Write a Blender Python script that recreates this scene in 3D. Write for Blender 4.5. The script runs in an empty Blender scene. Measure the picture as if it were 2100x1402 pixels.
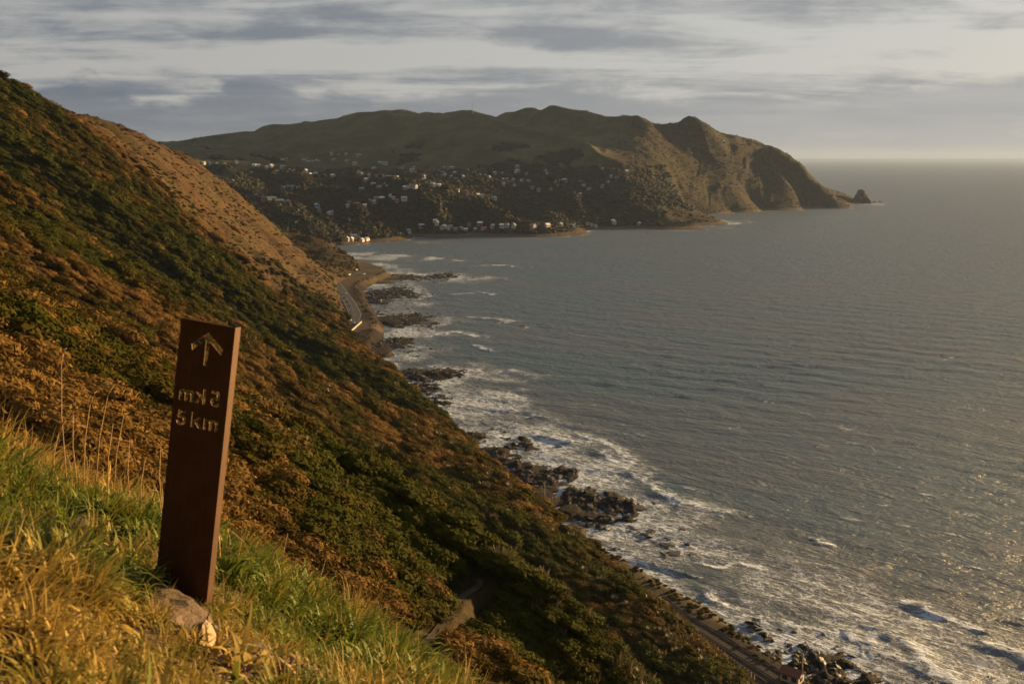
import bpy, bmesh, math, random
import numpy as np
from mathutils import Vector, Matrix, Euler

R = math.radians
random.seed(7)
rng = np.random.default_rng(7)
scene = bpy.context.scene
COL = scene.collection

# ------------------------------------------------------------------ camera
CAM_H = 140.0            # metres above the sea
FPX = 2100.0             # focal length in pixels of the 2100 px wide photograph (36 mm lens)
HORIZON = 322.0
PITCH = math.atan((701.0 - HORIZON) / FPX)
cam_data = bpy.data.cameras.new("camera")
cam_data.sensor_width = 36.0
cam_data.lens = 36.0
cam_data.clip_start = 0.05
cam_data.clip_end = 120000.0
cam_data.dof.use_dof = True
cam_data.dof.focus_distance = 11.0
cam_data.dof.aperture_fstop = 4.5
cam = bpy.data.objects.new("camera", cam_data)
COL.objects.link(cam)
cam.location = (0, 0, CAM_H)
cam.rotation_euler = (R(90) - PITCH, 0, 0)
scene.camera = cam

# ------------------------------------------------------------------ light
SUN_AZ = R(57.0)         # clockwise from the view direction (+Y)
SUN_EL = R(7.2)
SUN_DIR = Vector((math.sin(SUN_AZ) * math.cos(SUN_EL), math.cos(SUN_AZ) * math.cos(SUN_EL), math.sin(SUN_EL)))
sun_data = bpy.data.lights.new("sun", 'SUN')
sun_data.energy = 5.0
sun_data.angle = R(0.6)
sun_data.color = (1.0, 0.63, 0.26)
sun = bpy.data.objects.new("sun", sun_data)
COL.objects.link(sun)
sun.rotation_euler = SUN_DIR.to_track_quat('Z', 'Y').to_euler()

world = bpy.data.worlds.new("World")
scene.world = world
world.use_nodes = True


class NT:
    """small helper to write node trees"""
    def __init__(self, tree):
        self.t = tree
        tree.nodes.clear()

    def n(self, kind, **kw):
        nd = self.t.nodes.new(kind)
        for k, v in kw.items():
            if k == 'inp':
                for i, val in v.items():
                    if isinstance(val, bpy.types.NodeSocket):
                        self.t.links.new(val, nd.inputs[i])
                    else:
                        nd.inputs[i].default_value = val
            else:
                setattr(nd, k, v)
        return nd

    def link(self, a, b):
        self.t.links.new(a, b)

    def math(self, op, a, b=None, c=None, clamp=False):
        nd = self.t.nodes.new('ShaderNodeMath')
        nd.operation = op
        nd.use_clamp = clamp
        for i, v in enumerate((a, b, c)):
            if v is None:
                continue
            if isinstance(v, bpy.types.NodeSocket):
                self.t.links.new(v, nd.inputs[i])
            else:
                nd.inputs[i].default_value = v
        return nd.outputs[0]

    def mix(self, fac, a, b, mode='MIX'):
        nd = self.t.nodes.new('ShaderNodeMix')
        nd.data_type = 'RGBA'
        nd.blend_type = mode
        for s, v in ((nd.inputs[0], fac), (nd.inputs[6], a), (nd.inputs[7], b)):
            if isinstance(v, bpy.types.NodeSocket):
                self.t.links.new(v, s)
            else:
                s.default_value = v if not isinstance(v, tuple) else (v + (1,))[:4]
        return nd.outputs[2]

    def smooth(self, v, a, b, lo=0.0, hi=1.0):
        nd = self.t.nodes.new('ShaderNodeMapRange')
        nd.interpolation_type = 'SMOOTHSTEP'
        self.t.links.new(v, nd.inputs[0])
        for i, x in ((1, a), (2, b), (3, lo), (4, hi)):
            if isinstance(x, bpy.types.NodeSocket):
                self.t.links.new(x, nd.inputs[i])
            else:
                nd.inputs[i].default_value = x
        return nd.outputs[0]

    def noise(self, vec, scale, detail=4, rough=0.55, dist=0.0):
        nd = self.n('ShaderNodeTexNoise', inp={'Scale': scale, 'Detail': detail, 'Roughness': rough, 'Distortion': dist})
        if vec is not None:
            self.t.links.new(vec, nd.inputs['Vector'])
        return nd.outputs[0]

    def vmul(self, vec, s):
        nd = self.n('ShaderNodeVectorMath', operation='MULTIPLY')
        self.t.links.new(vec, nd.inputs[0])
        nd.inputs[1].default_value = s
        return nd.outputs[0]

    def combine(self, x, y, z):
        nd = self.t.nodes.new('ShaderNodeCombineXYZ')
        for i, v in enumerate((x, y, z)):
            if isinstance(v, bpy.types.NodeSocket):
                self.t.links.new(v, nd.inputs[i])
            else:
                nd.inputs[i].default_value = v
        return nd.outputs[0]


# ---- sky: Nishita seen through layered evening cloud
w = NT(world.node_tree)
sky = w.n('ShaderNodeTexSky', sky_type='NISHITA', sun_disc=False, sun_elevation=SUN_EL, sun_rotation=SUN_AZ,
          altitude=140.0, air_density=1.0, dust_density=2.0, ozone_density=1.0)
tc = w.n('ShaderNodeTexCoord')
sep = w.n('ShaderNodeSeparateXYZ')
w.link(tc.outputs['Generated'], sep.inputs[0])
dx, dy, dz = sep.outputs
el = w.math('MAXIMUM', dz, 0.0)
den = w.math('ADD', el, 0.085)
px_ = w.math('DIVIDE', dx, den)
py_ = w.math('DIVIDE', dy, den)
plane = w.combine(px_, py_, 0.0)
nb = w.noise(w.vmul(w.combine(px_, w.math('ADD', py_, 1.2), 0.0), (0.08, 0.34, 1)), 1.0, 3, 0.5, 0.4)        # broad sheets
nf = w.noise(w.vmul(plane, (0.6, 1.5, 1)), 1.0, 7, 0.6, 0.6)         # ragged streaks
puff = w.noise(w.combine(w.math('MULTIPLY', dx, 9.0), w.math('MULTIPLY', dy, 9.0), w.math('MULTIPLY', dz, 38.0)), 1.0, 7, 0.6, 0.3)
cov = w.math('ADD', w.math('MULTIPLY', nb, 0.52), w.math('ADD', w.math('MULTIPLY', nf, 0.26), w.math('MULTIPLY', puff, 0.22)))
sheet = w.smooth(cov, 0.465, 0.565)
# towards the sun the haze and thin cloud glow
sdot = w.n('ShaderNodeVectorMath', operation='DOT_PRODUCT')
w.link(tc.outputs['Generated'], sdot.inputs[0])
sdot.inputs[1].default_value = SUN_DIR
glow = w.smooth(sdot.outputs['Value'], 0.1, 1.08)
gap = w.mix(0.84, w.mix(1.0, sky.outputs[0], (0.8, 0.8, 0.8), 'MULTIPLY'), w.mix(glow, (4.16, 4.08, 4.00), (5.5, 5.5, 5.35)))
cloud = w.mix(glow, (1.38, 1.62, 1.98), (3.1, 3.15, 3.2))
layer = w.mix(w.math('MULTIPLY', sheet, 0.95), gap, cloud)
# bank of low cumulus along the horizon
az = w.combine(w.math('MULTIPLY', dx, 14.0), w.math('MULTIPLY', dy, 14.0), w.math('MULTIPLY', dz, 34.0))
ncu = w.noise(az, 1.0, 6, 0.55, 0.2)
bank_h = w.math('ADD', w.math('MULTIPLY', ncu, 0.085), 0.016)
bank = w.smooth(w.math('SUBTRACT', bank_h, el), -0.006, 0.006)
nin = w.noise(w.vmul(az, (0.7, 0.7, 1.6)), 1.0, 5, 0.6, 0.2)
bank_c = w.mix(glow, (1.16, 1.40, 1.76), (3.9, 3.85, 3.75))
bank_c = w.mix(w.smooth(nin, 0.45, 0.75, 0.0, 0.35), bank_c, gap)
full = w.mix(w.math('MULTIPLY', bank, 0.85), layer, bank_c)
full = w.mix(1.0, full, (0.575, 0.575, 0.575), 'MULTIPLY')
bg = w.n('ShaderNodeBackground', inp={'Color': full, 'Strength': 0.05})
wo = w.n('ShaderNodeOutputWorld')
w.link(bg.outputs[0], wo.inputs[0])

vs = scene.view_settings
vs.view_transform = 'Standard'
vs.look = 'None'
vs.gamma = 1.0
vs.use_curve_mapping = False
vs.exposure = 2.0
scene.cycles.volume_step_rate = 4.0
scene.cycles.max_bounces = 6
scene.cycles.volume_bounces = 0
scene.cycles.transparent_max_bounces = 8
scene.cycles.use_denoising = True

# ------------------------------------------------------------------ pixels to places
CP, SP = math.cos(PITCH), math.sin(PITCH)


def ray(px, py):
    a = (px - 1050.0) / FPX
    b = (701.0 - py) / FPX
    return np.array([a, CP + b * SP, -SP + b * CP])


def at(px, py, Y):
    """the point seen at that pixel when it lies Y metres ahead"""
    d = ray(px, py)
    return np.array([0, 0, CAM_H]) + d * (Y / d[1])


def on_level(px, py, z=0.0):
    """the point seen at that pixel when it lies at height z"""
    d = ray(px, py)
    return np.array([0, 0, CAM_H]) + d * ((z - CAM_H) / d[2])


# ------------------------------------------------------------------ numpy noise
def _h(ix, iy, seed):
    v = (ix.astype(np.int64) * 374761393 + iy.astype(np.int64) * 668265263 + seed * 1274126177) & 0xFFFFFFFF
    v = ((v ^ (v >> 13)) * 1274126177) & 0xFFFFFFFF
    v = v ^ (v >> 16)
    return (v & 0xFFFF) / 65535.0


def vnoise(x, y, seed=0):
    ix = np.floor(x)
    iy = np.floor(y)
    fx = x - ix
    fy = y - iy
    fx = fx * fx * fx * (fx * (fx * 6 - 15) + 10)
    fy = fy * fy * fy * (fy * (fy * 6 - 15) + 10)
    a = _h(ix, iy, seed)
    b = _h(ix + 1, iy, seed)
    c = _h(ix, iy + 1, seed)
    d = _h(ix + 1, iy + 1, seed)
    return (a + (b - a) * fx + (c - a) * fy + (a - b - c + d) * fx * fy) * 2 - 1


def fbm(x, y, octv=5, seed=0, gain=0.5, lac=2.03):
    s = 0
    a = 1.0
    for i in range(octv):
        s = s + a * vnoise(x + 17.3 * i, y - 9.1 * i, seed + i * 31)
        x = x * lac
        y = y * lac
        a *= gain
    return s


def ridged(x, y, octv=4, seed=0, gain=0.5):
    s = 0
    a = 1.0
    for i in range(octv):
        s = s + a * (1 - np.abs(vnoise(x + 5.7 * i, y + 3.3 * i, seed + i * 17)) * 2)
        x = x * 2.1
        y = y * 2.1
        a *= gain
    return s


def sstep(x, a, b):
    t = np.clip((x - a) / (b - a), 0, 1)
    return t * t * (3 - 2 * t)


class RBF:
    """thin-plate surface through scattered heights"""
    def __init__(self, pts, scale, lam=1e-6):
        P = np.array(pts, float)
        self.c = P[:, :2] / scale
        self.s = scale
        n = len(P)
        K = self.k(np.linalg.norm(self.c[:, None] - self.c[None], axis=2)) + lam * np.eye(n)
        A = np.zeros((n + 3, n + 3))
        A[:n, :n] = K
        A[:n, n] = 1
        A[:n, n + 1:] = self.c
        A[n, :n] = 1
        A[n + 1:, :n] = self.c.T
        b = np.zeros(n + 3)
        b[:n] = P[:, 2]
        self.w = np.linalg.solve(A, b)

    @staticmethod
    def k(r):
        return r                      # biharmonic in 3-D: stays between its points, no overshoot

    def __call__(self, x, y):
        sh = np.shape(x)
        q = np.stack([np.ravel(x), np.ravel(y)], 1) / self.s
        out = np.empty(len(q))
        n = len(self.c)
        for i in range(0, len(q), 40000):
            s = q[i:i + 40000]
            r = np.sqrt((s[:, None, 0] - self.c[None, :, 0]) ** 2 + (s[:, None, 1] - self.c[None, :, 1]) ** 2)
            out[i:i + 40000] = r @ self.w[:n] + self.w[n] + s @ self.w[n + 1:]
        return out.reshape(sh)


# ------------------------------------------------------------------ the escarpment
BE = R(15.0)
UX, UY = -math.sin(BE), math.cos(BE)      # along the coast
NX, NY = math.cos(BE), math.sin(BE)       # towards the sea


def su(x, y):
    return x * UX + y * UY, x * NX + y * NY


def from_su(s, n):
    return s * UX + n * NX, s * UY + n * NY


# foot of the slope; where only its shoulder shows against the sea, the shoulder is traced and the foot lies hidden under it
SHOULDER_PX = [(1310, 1212), (1200, 1113), (1120, 1046), (1050, 988), (990, 930), (940, 884), (890, 838), (850, 803), (800, 756), (768, 724)]
shoulder = [on_level(a, b, 21.0) for a, b in SHOULDER_PX]
toe_sn = [su(*on_level(a, b, 7.0)[:2]) for a, b in
          [(1700, 1530), (1540, 1398), (1440, 1318), (1365, 1258), (730, 694), (716, 660), (700, 618), (688, 580)]]
for p in shoulder:
    s_, n_ = su(p[0], p[1])
    toe_sn.append((s_, n_ + 9.5))
toe_sn += [su(*on_level(740, 556, 6.0)[:2]), (1330, 150), (1420, 118), (1600, 70)]
toe_sn = [(-400, toe_sn[0][1] + 30), (60, toe_sn[0][1] + 12)] + toe_sn
TS = np.array([t[0] for t in toe_sn])
TN = np.array([t[1] for t in toe_sn])
o_ = np.argsort(TS)
TS, TN = TS[o_], TN[o_]


def toe(s):
    # softened polyline
    acc = 0
    for d in (-18, -9, 0, 9, 18):
        acc = acc + np.interp(s + d, TS, TN)
    return acc / 5


near_pts = [tuple(p) for p in shoulder]
for px, py, Y in [
    # spur across the gully, with the track on it
    (0, 600, 101), (100, 655, 105), (220, 722, 108), (340, 780, 111), (480, 862, 113), (600, 950, 118), (720, 1047, 124),
    (850, 1112, 130), (950, 1163, 136),
    # its near face
    (0, 800, 72), (200, 860, 76), (340, 960, 80), (650, 1180, 88), (800, 1220, 104), (860, 1310, 98), (960, 1250, 118), (980, 1380, 108),
    # lower shoulder towards the sea
    (1100, 1230, 170), (1200, 1290, 190), (1150, 1380, 150), (1350, 1385, 215),
    # big bush-covered face
    (0, 300, 470), (0, 430, 330), (140, 520, 320), (300, 600, 330), (420, 700, 300), (560, 780, 310), (700, 850, 330), (820, 900, 360),
    (900, 1000, 300), (1000, 1080, 280), (1100, 1130, 275), (0, 530, 230), (150, 640, 200), (300, 740, 190), (520, 840, 215), (700, 960, 240), (850, 1050, 225),
    (640, 740, 480), (760, 800, 470), (500, 640, 470), (380, 560, 470), (230, 450, 470),
    # spur that ends at the road
    (100, 222, 600), (180, 268, 620), (290, 372, 600), (400, 472, 610), (520, 562, 650), (640, 652, 705), (715, 694, 770),
    # tan face beyond it
    (0, 172, 575), (48, 190, 640), (120, 222, 720), (200, 256, 800), (270, 284, 900), (330, 300, 1020), (372, 314, 1120), (415, 352, 1165), (450, 376, 1175),
    (510, 424, 1180), (560, 462, 1180), (620, 520, 1172), (660, 552, 1165),
    (330, 350, 860), (450, 450, 900), (560, 540, 930), (640, 590, 960),
    # last low spur
    (570, 462, 1330), (640, 476, 1320), (680, 512, 1300), (712, 542, 1270),
]:
    near_pts.append(at(px, py, Y))
for s in (-300, -150, -40):
    t = toe(s)
    for k, z in ((0, 7), (60, 58), (120, 112), (170, 150), (260, 205), (420, 260)):
        x, y = from_su(s, t - k)
        near_pts.append((x, y, z))
for s in np.arange(0, 1300, 45):
    t = toe(s)
    x, y = from_su(s, t)
    near_pts.append((x, y, 7.0))
    x, y = from_su(s, t + 40)
    near_pts.append((x, y, -8.0))
# under the camera's knoll and along its flank
for s, n, z in ((0, -4, 135), (-12, -10, 139), (8, 10, 127), (20, -6, 127), (30, -25, 134), (40, 25, 100), (10, 40, 101), (-30, 30, 111), (60, -20, 117), (60, -70, 150),
                (120, -90, 165), (300, -200, 200), (520, -215, 205), (700, -200, 205), (900, -190, 190), (1100, -180, 180),
                (850, 20, 62), (1250, -40, 102), (1245, 40, 30), (1290, 90, 22), (1400, 20, 40), (1400, -120, 90), (1550, -60, 45), (1550, 40, 10)):
    x, y = from_su(s, n)
    near_pts.append((x, y, z))
near_rbf = RBF(near_pts, 200.0, 1e-4)


def hill_base(x, y):
    """smooth slope with downhill runnels"""
    s, n = su(x, y)
    z = near_rbf(x, y)
    d = toe(s) - n                        # metres up from the foot, in plan
    r = np.hypot(x, y)
    up = sstep(d, 12, 60) * sstep(r, 25, 90)
    warp = 14 * fbm(s / 90, n / 90, 3, 5)
    sw = s + 0.5 * warp
    # gullies between the spurs
    for s0, k, dep, wd in ((62, 0.3, 5, 22), (176, 0.42, 24, 30), (300, 0.5, 14, 30), (412, 0.55, 15, 30), (520, 0.6, 8, 28), (775, 0.6, 22, 38), (905, 0.5, 5, 30), (1040, 0.5, 5, 30)):
        z = z - up * dep * np.exp(-((sw - s0 - k * n) / wd) ** 2)
    z = z + up * (8.5 * ridged((s + 1.6 * warp) / 80, n / 260, 3, 11, 0.5) - 6.0)
    z = z + up * (2.8 * ridged((s + 0.3 * warp) / 22, n / 80, 2, 23) - 0.9)
    z = z + sstep(d, 1, 20) * sstep(r, 12, 60) * 0.8 * fbm(s / 7, n / 12, 3, 41)
    return z


# rocky reefs: (px, py, half width px, half depth px, height)
REEFS = [
    (905, 566, 32, 6, 1.6), (860, 570, 30, 5, 1.2), (800, 600, 52, 13, 1.7), (845, 606, 30, 6, 1.3), (770, 612, 40, 12, 1.5), (780, 640, 30, 7, 1.0),
    (830, 655, 62, 13, 1.7), (885, 662, 22, 8, 1.3), (800, 702, 45, 14, 1.8), (850, 718, 22, 6, 1.1), (1067, 669, 13, 2.5, 1.4), (1020, 660, 18, 2.5, 0.8),
    (880, 765, 62, 12, 2.0), (850, 790, 50, 12, 1.7), (900, 815, 34, 16, 1.4), (890, 838, 20, 8, 1.0),
    (960, 900, 34, 14, 1.8), (1010, 930, 46, 18, 1.8), (1075, 912, 26, 11, 1.7), (1060, 965, 60, 20, 2.0), (1120, 985, 50, 14, 1.8), (1165, 974, 22, 9, 2.0), (1040, 900, 16, 6, 1.0),
    (1200, 1020, 60, 16, 2.0), (1260, 1040, 56, 17, 2.3), (1290, 1030, 26, 10, 1.9), (1200, 1065, 50, 16, 1.7), (1225, 1085, 30, 10, 1.3),
    (1330, 1090, 16, 5, 0.9), (1365, 1116, 16, 5, 1.2), (1378, 1135, 14, 5, 1.2), (1270, 1125, 10, 4, 0.9), (1300, 1085, 18, 5, 0.9),
    (1545, 1275, 10, 8, 2.0), (1620, 1300, 40, 18, 1.3), (1560, 1330, 50, 16, 1.4), (1680, 1330, 60, 22, 1.5), (1640, 1360, 70, 20, 1.7), (1730, 1370, 70, 26, 1.7),
    (1790, 1395, 60, 16, 1.5), (1700, 1400, 70, 16, 1.9), (1600, 1300, 20, 10, 1.4), (1560, 1295, 30, 10, 1.1),
]
reef_c = []
for px, py, a, b, h in REEFS:
    c = on_level(px, py, 0.5)
    e = on_level(px, py - b, 0.5)
    f = on_level(px, py + b, 0.5)
    reef_c.append((c[0], c[1], 1.15 * a * c[1] / FPX / CP, 1.2 * abs(e[1] - f[1]) / 2, h))
# sandy and gravelly flats: (px, py, half width, half depth, level)
FLATS = [(800, 567, 62, 6, 1.6), (745, 560, 30, 5, 3.0), (775, 577, 40, 3, 1.2), (800, 655, 32, 9, 1.8), (775, 715, 34, 12, 1.6), (790, 725, 24, 6, 1.5),
         (1110, 1022, 46, 12, 3.0), (1085, 1005, 34, 10, 2.6), (1180, 1090, 26, 14, 1.5), (1000, 955, 26, 12, 1.4), (1170, 1050, 30, 16, 2.2),
         (1590, 1395, 60, 30, 4.0), (1500, 1330, 40, 26, 4.0), (1445, 1285, 40, 14, 4.0), (1640, 1350, 30, 16, 1.0)]
flat_c = []
for px, py, a, b, h in FLATS:
    c = on_level(px, py, 1.0)
    e = on_level(px, py - b, 1.0)
    f = on_level(px, py + b, 1.0)
    flat_c.append((c[0], c[1], a * c[1] / FPX / CP, abs(e[1] - f[1]) / 2, h))


def shore_height(x, y):
    """reefs, flats and the sea bed, without the hill"""
    wx = x + 4.0 * fbm(x / 14, y / 14, 3, 61)
    wy = y + 7.0 * fbm(x / 14 + 40, y / 18, 3, 67)
    m = np.zeros_like(x)
    for cx, cy, a, b, h in reef_c:
        q = ((wx - cx) / a) ** 2 + ((wy - cy) / b) ** 2
        m = np.maximum(m, h * np.exp(-q * 0.75))
    rough = ridged(x / 5.2, y / 9.0, 4, 71, 0.6)
    z = -1.5 + m * (1.12 + 0.5 * rough)
    f = np.full_like(x, -3.0)
    for cx, cy, a, b, h in flat_c:
        q = ((x + 0.5 * (wx - x) - cx) / a) ** 2 + ((y + 0.5 * (wy - y) - cy) / b) ** 2
        f = np.maximum(f, -2.0 + (h + 2.0) * np.clip(1.6 * np.exp(-q), 0, 1) - 0.0)
    return np.maximum(z, f), m


def platform(s):
    """width of the road and railway shelf at the foot of the slope"""
    return np.interp(s, [0, 200, 300, 330, 360, 500, 640, 720, 770, 800, 850, 950, 1080, 1160, 1200, 1260, 1330, 1400],
                     [14, 14, 13, 7, 2.5, 2.5, 2.5, 4, 8, 17, 20, 19, 19, 26, 32, 24, 12, 8])


def land_height(x, y):
    s, n = su(x, y)
    d = n - toe(s)
    zs, m = shore_height(x, y)
    W = platform(s) + 1.2 * fbm(s / 15, n * 0 + 3.0, 2, 91)
    shelf = 6.0 - 7.5 * sstep(d, W, W + np.where((s > 320) & (s < 760), 7.0, 13.0)) + 0.25 * fbm(x / 3, y / 3, 3, 77) * sstep(d, W - 3, W + 3)
    low = np.maximum(zs, shelf)
    hill = hill_base(x, y)
    k = sstep(d, -3.5, 1.0)
    z = hill * (1 - k) + low * k
    z = np.where(d < -3.5, hill, np.where(d > 1.0, low, z))
    return z, d, m


# ---- the walking track is benched into the spur
TRACK_PX = [(790, 1372), (830, 1334), (858, 1312), (885, 1292), (915, 1272), (950, 1247), (975, 1222), (985, 1203), (982, 1190)]


def seg_near(x, y, P):
    """distance to a polyline and the height of its nearest point"""
    best = np.full(np.shape(x), 1e9)
    zz = np.zeros(np.shape(x))
    for a, b in zip(P[:-1], P[1:]):
        vx, vy = b[0] - a[0], b[1] - a[1]
        t = np.clip(((x - a[0]) * vx + (y - a[1]) * vy) / (vx * vx + vy * vy), 0, 1)
        d = np.hypot(x - a[0] - t * vx, y - a[1] - t * vy)
        k = d < best
        best = np.where(k, d, best)
        zz = np.where(k, a[2] + t * (b[2] - a[2]), zz)
    return best, zz


def raycast_land(px, py, y0=20.0, y1=1500.0):
    d = ray(px, py)
    t = np.geomspace(y0, y1, 1500) / d[1]
    x, y, z = d[0] * t, d[1] * t, CAM_H + d[2] * t
    h = land_height(x, y)[0]
    if not (h > z).any():
        return None
    k = np.argmax(h > z)
    return np.array([x[k], y[k], h[k]])


track = [raycast_land(a, b) for a, b in TRACK_PX]
zs_ = np.array([p[2] for p in track])
for _ in range(3):
    zs_[1:-1] = 0.25 * zs_[:-2] + 0.5 * zs_[1:-1] + 0.25 * zs_[2:]
for p, z_ in zip(track, zs_):
    p[2] = z_
track_xy = [tuple(p[:2]) for p in track]
_raw_land = land_height


def land_height(x, y):
    z, d, m = _raw_land(x, y)
    x = np.asarray(x, float)
    y = np.asarray(y, float)
    box = (x > -60) & (x < 30) & (y > 70) & (y < 170)
    if box.any():
        td, tz = seg_near(x[box], y[box], track)
        k = 1 - sstep(td, 0.9, 3.2)
        z = np.array(z)
        z[box] = z[box] * (1 - k) + tz * k
    return z, d, m

# ------------------------------------------------------------------ mesh helpers
def mesh_from(name, verts, faces, attrs=None, smooth=True):
    me = bpy.data.meshes.new(name)
    verts = np.asarray(verts, np.float32)
    faces = np.asarray(faces, np.int32)
    k = faces.shape[1]
    me.vertices.add(len(verts))
    me.vertices.foreach_set('co', verts.ravel())
    me.loops.add(len(faces) * k)
    me.loops.foreach_set('vertex_index', faces.ravel())
    me.polygons.add(len(faces))
    me.polygons.foreach_set('loop_start', np.arange(len(faces), dtype=np.int32) * k)
    me.polygons.foreach_set('use_smooth', np.full(len(faces), smooth))
    me.update(calc_edges=True)
    for nm, arr in (attrs or {}).items():
        at_ = me.attributes.new(nm, 'FLOAT', 'POINT')
        at_.data.foreach_set('value', np.asarray(arr, np.float32).ravel())
    return me


def link(name, data, mat=None, parent=None, **props):
    o = bpy.data.objects.new(name, data)
    COL.objects.link(o)
    if mat is not None and data is not None:
        data.materials.append(mat)
    if parent is not None:
        o.parent = parent
    for k, v in props.items():
        o[k] = v
    return o


def grid_faces(nr, nc, keep=None):
    i = np.arange(nr - 1)[:, None] * nc + np.arange(nc - 1)[None]
    f = np.stack([i, i + 1, i + nc + 1, i + nc], -1).reshape(-1, 4)
    if keep is not None:
        kq = keep[:-1, :-1] | keep[1:, :-1] | keep[:-1, 1:] | keep[1:, 1:]
        f = f[kq.ravel()]
    return f


def compact(verts, faces, attrs):
    used = np.zeros(len(verts), bool)
    used[faces.ravel()] = True
    idx = np.cumsum(used) - 1
    return verts[used], idx[faces], {k: np.ravel(v)[used] for k, v in attrs.items()}


def mat_new(name):
    m = bpy.data.materials.new(name)
    m.use_nodes = True
    nt = NT(m.node_tree)
    out = nt.n('ShaderNodeOutputMaterial')
    p = nt.n('ShaderNodeBsdfPrincipled')
    nt.link(p.outputs[0], out.inputs[0])
    p.inputs['Specular IOR Level'].default_value = 0.25
    p.inputs['Roughness'].default_value = 0.8
    return m, nt, p


def plain(name, col, rough=0.8, spec=0.25, metal=0.0, var=0.15, scale=3.0):
    m, nt, p = mat_new(name)
    geo = nt.n('ShaderNodeNewGeometry')
    nz = nt.noise(geo.outputs['Position'], scale, 4)
    c = nt.mix(nt.smooth(nz, 0.3, 0.7), tuple(x * (1 - var) for x in col), tuple(x * (1 + var) for x in col))
    nt.link(c, p.inputs['Base Color'])
    p.inputs['Roughness'].default_value = rough
    p.inputs['Specular IOR Level'].default_value = spec
    p.inputs['Metallic'].default_value = metal
    return m


def attr_node(nt, name, kind='GEOMETRY'):
    nd = nt.n('ShaderNodeAttribute', attribute_name=name, attribute_type=kind)
    return nd.outputs['Fac']


def bump(nt, p, height, strength=0.5, distance=1.0):
    b = nt.n('ShaderNodeBump', inp={'Strength': strength, 'Distance': distance})
    nt.link(height, b.inputs['Height'])
    nt.link(b.outputs[0], p.inputs['Normal'])


# ------------------------------------------------------------------ near land
# colour zones of the cover: 0 tan grass .. 1 dense bush; shared by ground and shrubs
def cover(x, y):
    s, n = su(x, y)
    d = toe(s) - n
    nz = fbm(s / 40, n / 90, 4, 101)
    nf = fbm(s / 12, n / 30, 3, 131)
    # far spur (beyond s ~ 640) is dry grass with scattered shrubs, the near faces are bush
    far = sstep(s + 0.55 * (n + 20) + 60 * nz, 560, 680)
    low = sstep(s, 560, 700) * sstep(75 - d, 0, 40) * sstep(900 - s, 0, 60)
    tan = np.clip(far - 0.8 * low - 0.85 * sstep(s + 12 * nf, 1200, 1235), 0, 1)
    bush = np.clip(1 - tan + 0.0 * nf, 0, 1)
    green = np.clip(0.47 + 0.55 * nz + 0.30 * nf, 0, 1)
    # a green flank high on the left and along the shoulder
    green = np.clip(green + 0.42 * np.exp(-((s - 470 - 0.2 * n) / 95) ** 2) * bush - 0.28 * np.exp(-((s - 270) / 70) ** 2) * sstep(-n, -30, 40), 0, 1)
    # the spur across the gully: brown on top, green below
    green = np.clip(green + np.exp(-((s - 110) / 45) ** 2) * (0.25 * sstep(n, 2, 16) - 0.45 * sstep(-n, -6, 6)), 0, 1)
    return bush, green, tan


NA, NRR = 640, 820
ang = np.linspace(-0.66, 0.78, NA)
rad = np.concatenate([np.linspace(9, 60, 70), 60 * (1620 / 60) ** np.linspace(0, 1, NRR - 69)[1:]])
A_, R_ = np.meshgrid(ang, rad)
GX = A_ * R_
GY = R_ * 1.0
GZ, GD, GM = land_height(GX, GY)
keep = (GZ > -0.9) & (GD < 130)
b_, g_, t_ = cover(GX, GY)
t_ = np.maximum(t_, 0.45 * sstep(2.4 - seg_near(GX, GY, track)[0], 0, 1.0))
V = np.stack([GX, GY, GZ], -1).reshape(-1, 3)
F = grid_faces(len(rad), NA, keep)
V2, F2, A2 = compact(V, F, dict(green=g_, tan=t_, toe=GD, reef=GM))

# ------------------------------------------------------------------ far land: bay, town valley and headland
far_pts = []
BEACH = [(640, 507), (690, 503), (760, 497), (850, 487), (950, 481), (1060, 476), (1200, 474), (1320, 470), (1420, 465), (1490, 461)]
COVE = [(1490, 461), (1455, 449), (1422, 441), (1500, 437), (1560, 433), (1650, 429), (1740, 424)]
for px, py in BEACH + COVE:
    p = on_level(px, py, 0.0)
    far_pts.append((p[0], p[1], 0.0))
for px, py in BEACH:
    p = on_level(px, py + 12, 0.0)
    far_pts.append((p[0], p[1], -5.0))
for px, py in COVE[3:]:
    p = on_level(px, py + 8, 0.0)
    far_pts.append((p[0], p[1], -9.0))
for px, py in [(700, 497), (780, 490), (860, 480), (960, 473), (1060, 467), (1200, 466), (1300, 463), (1400, 459)]:
    p = on_level(px, py, 4.0)
    far_pts.append(tuple(p))
for px, py in [(1432, 436), (1500, 432), (1560, 428), (1650, 423), (1710, 419)]:
    p = on_level(px, py, 5.0)
    far_pts.append(tuple(p))
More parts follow.
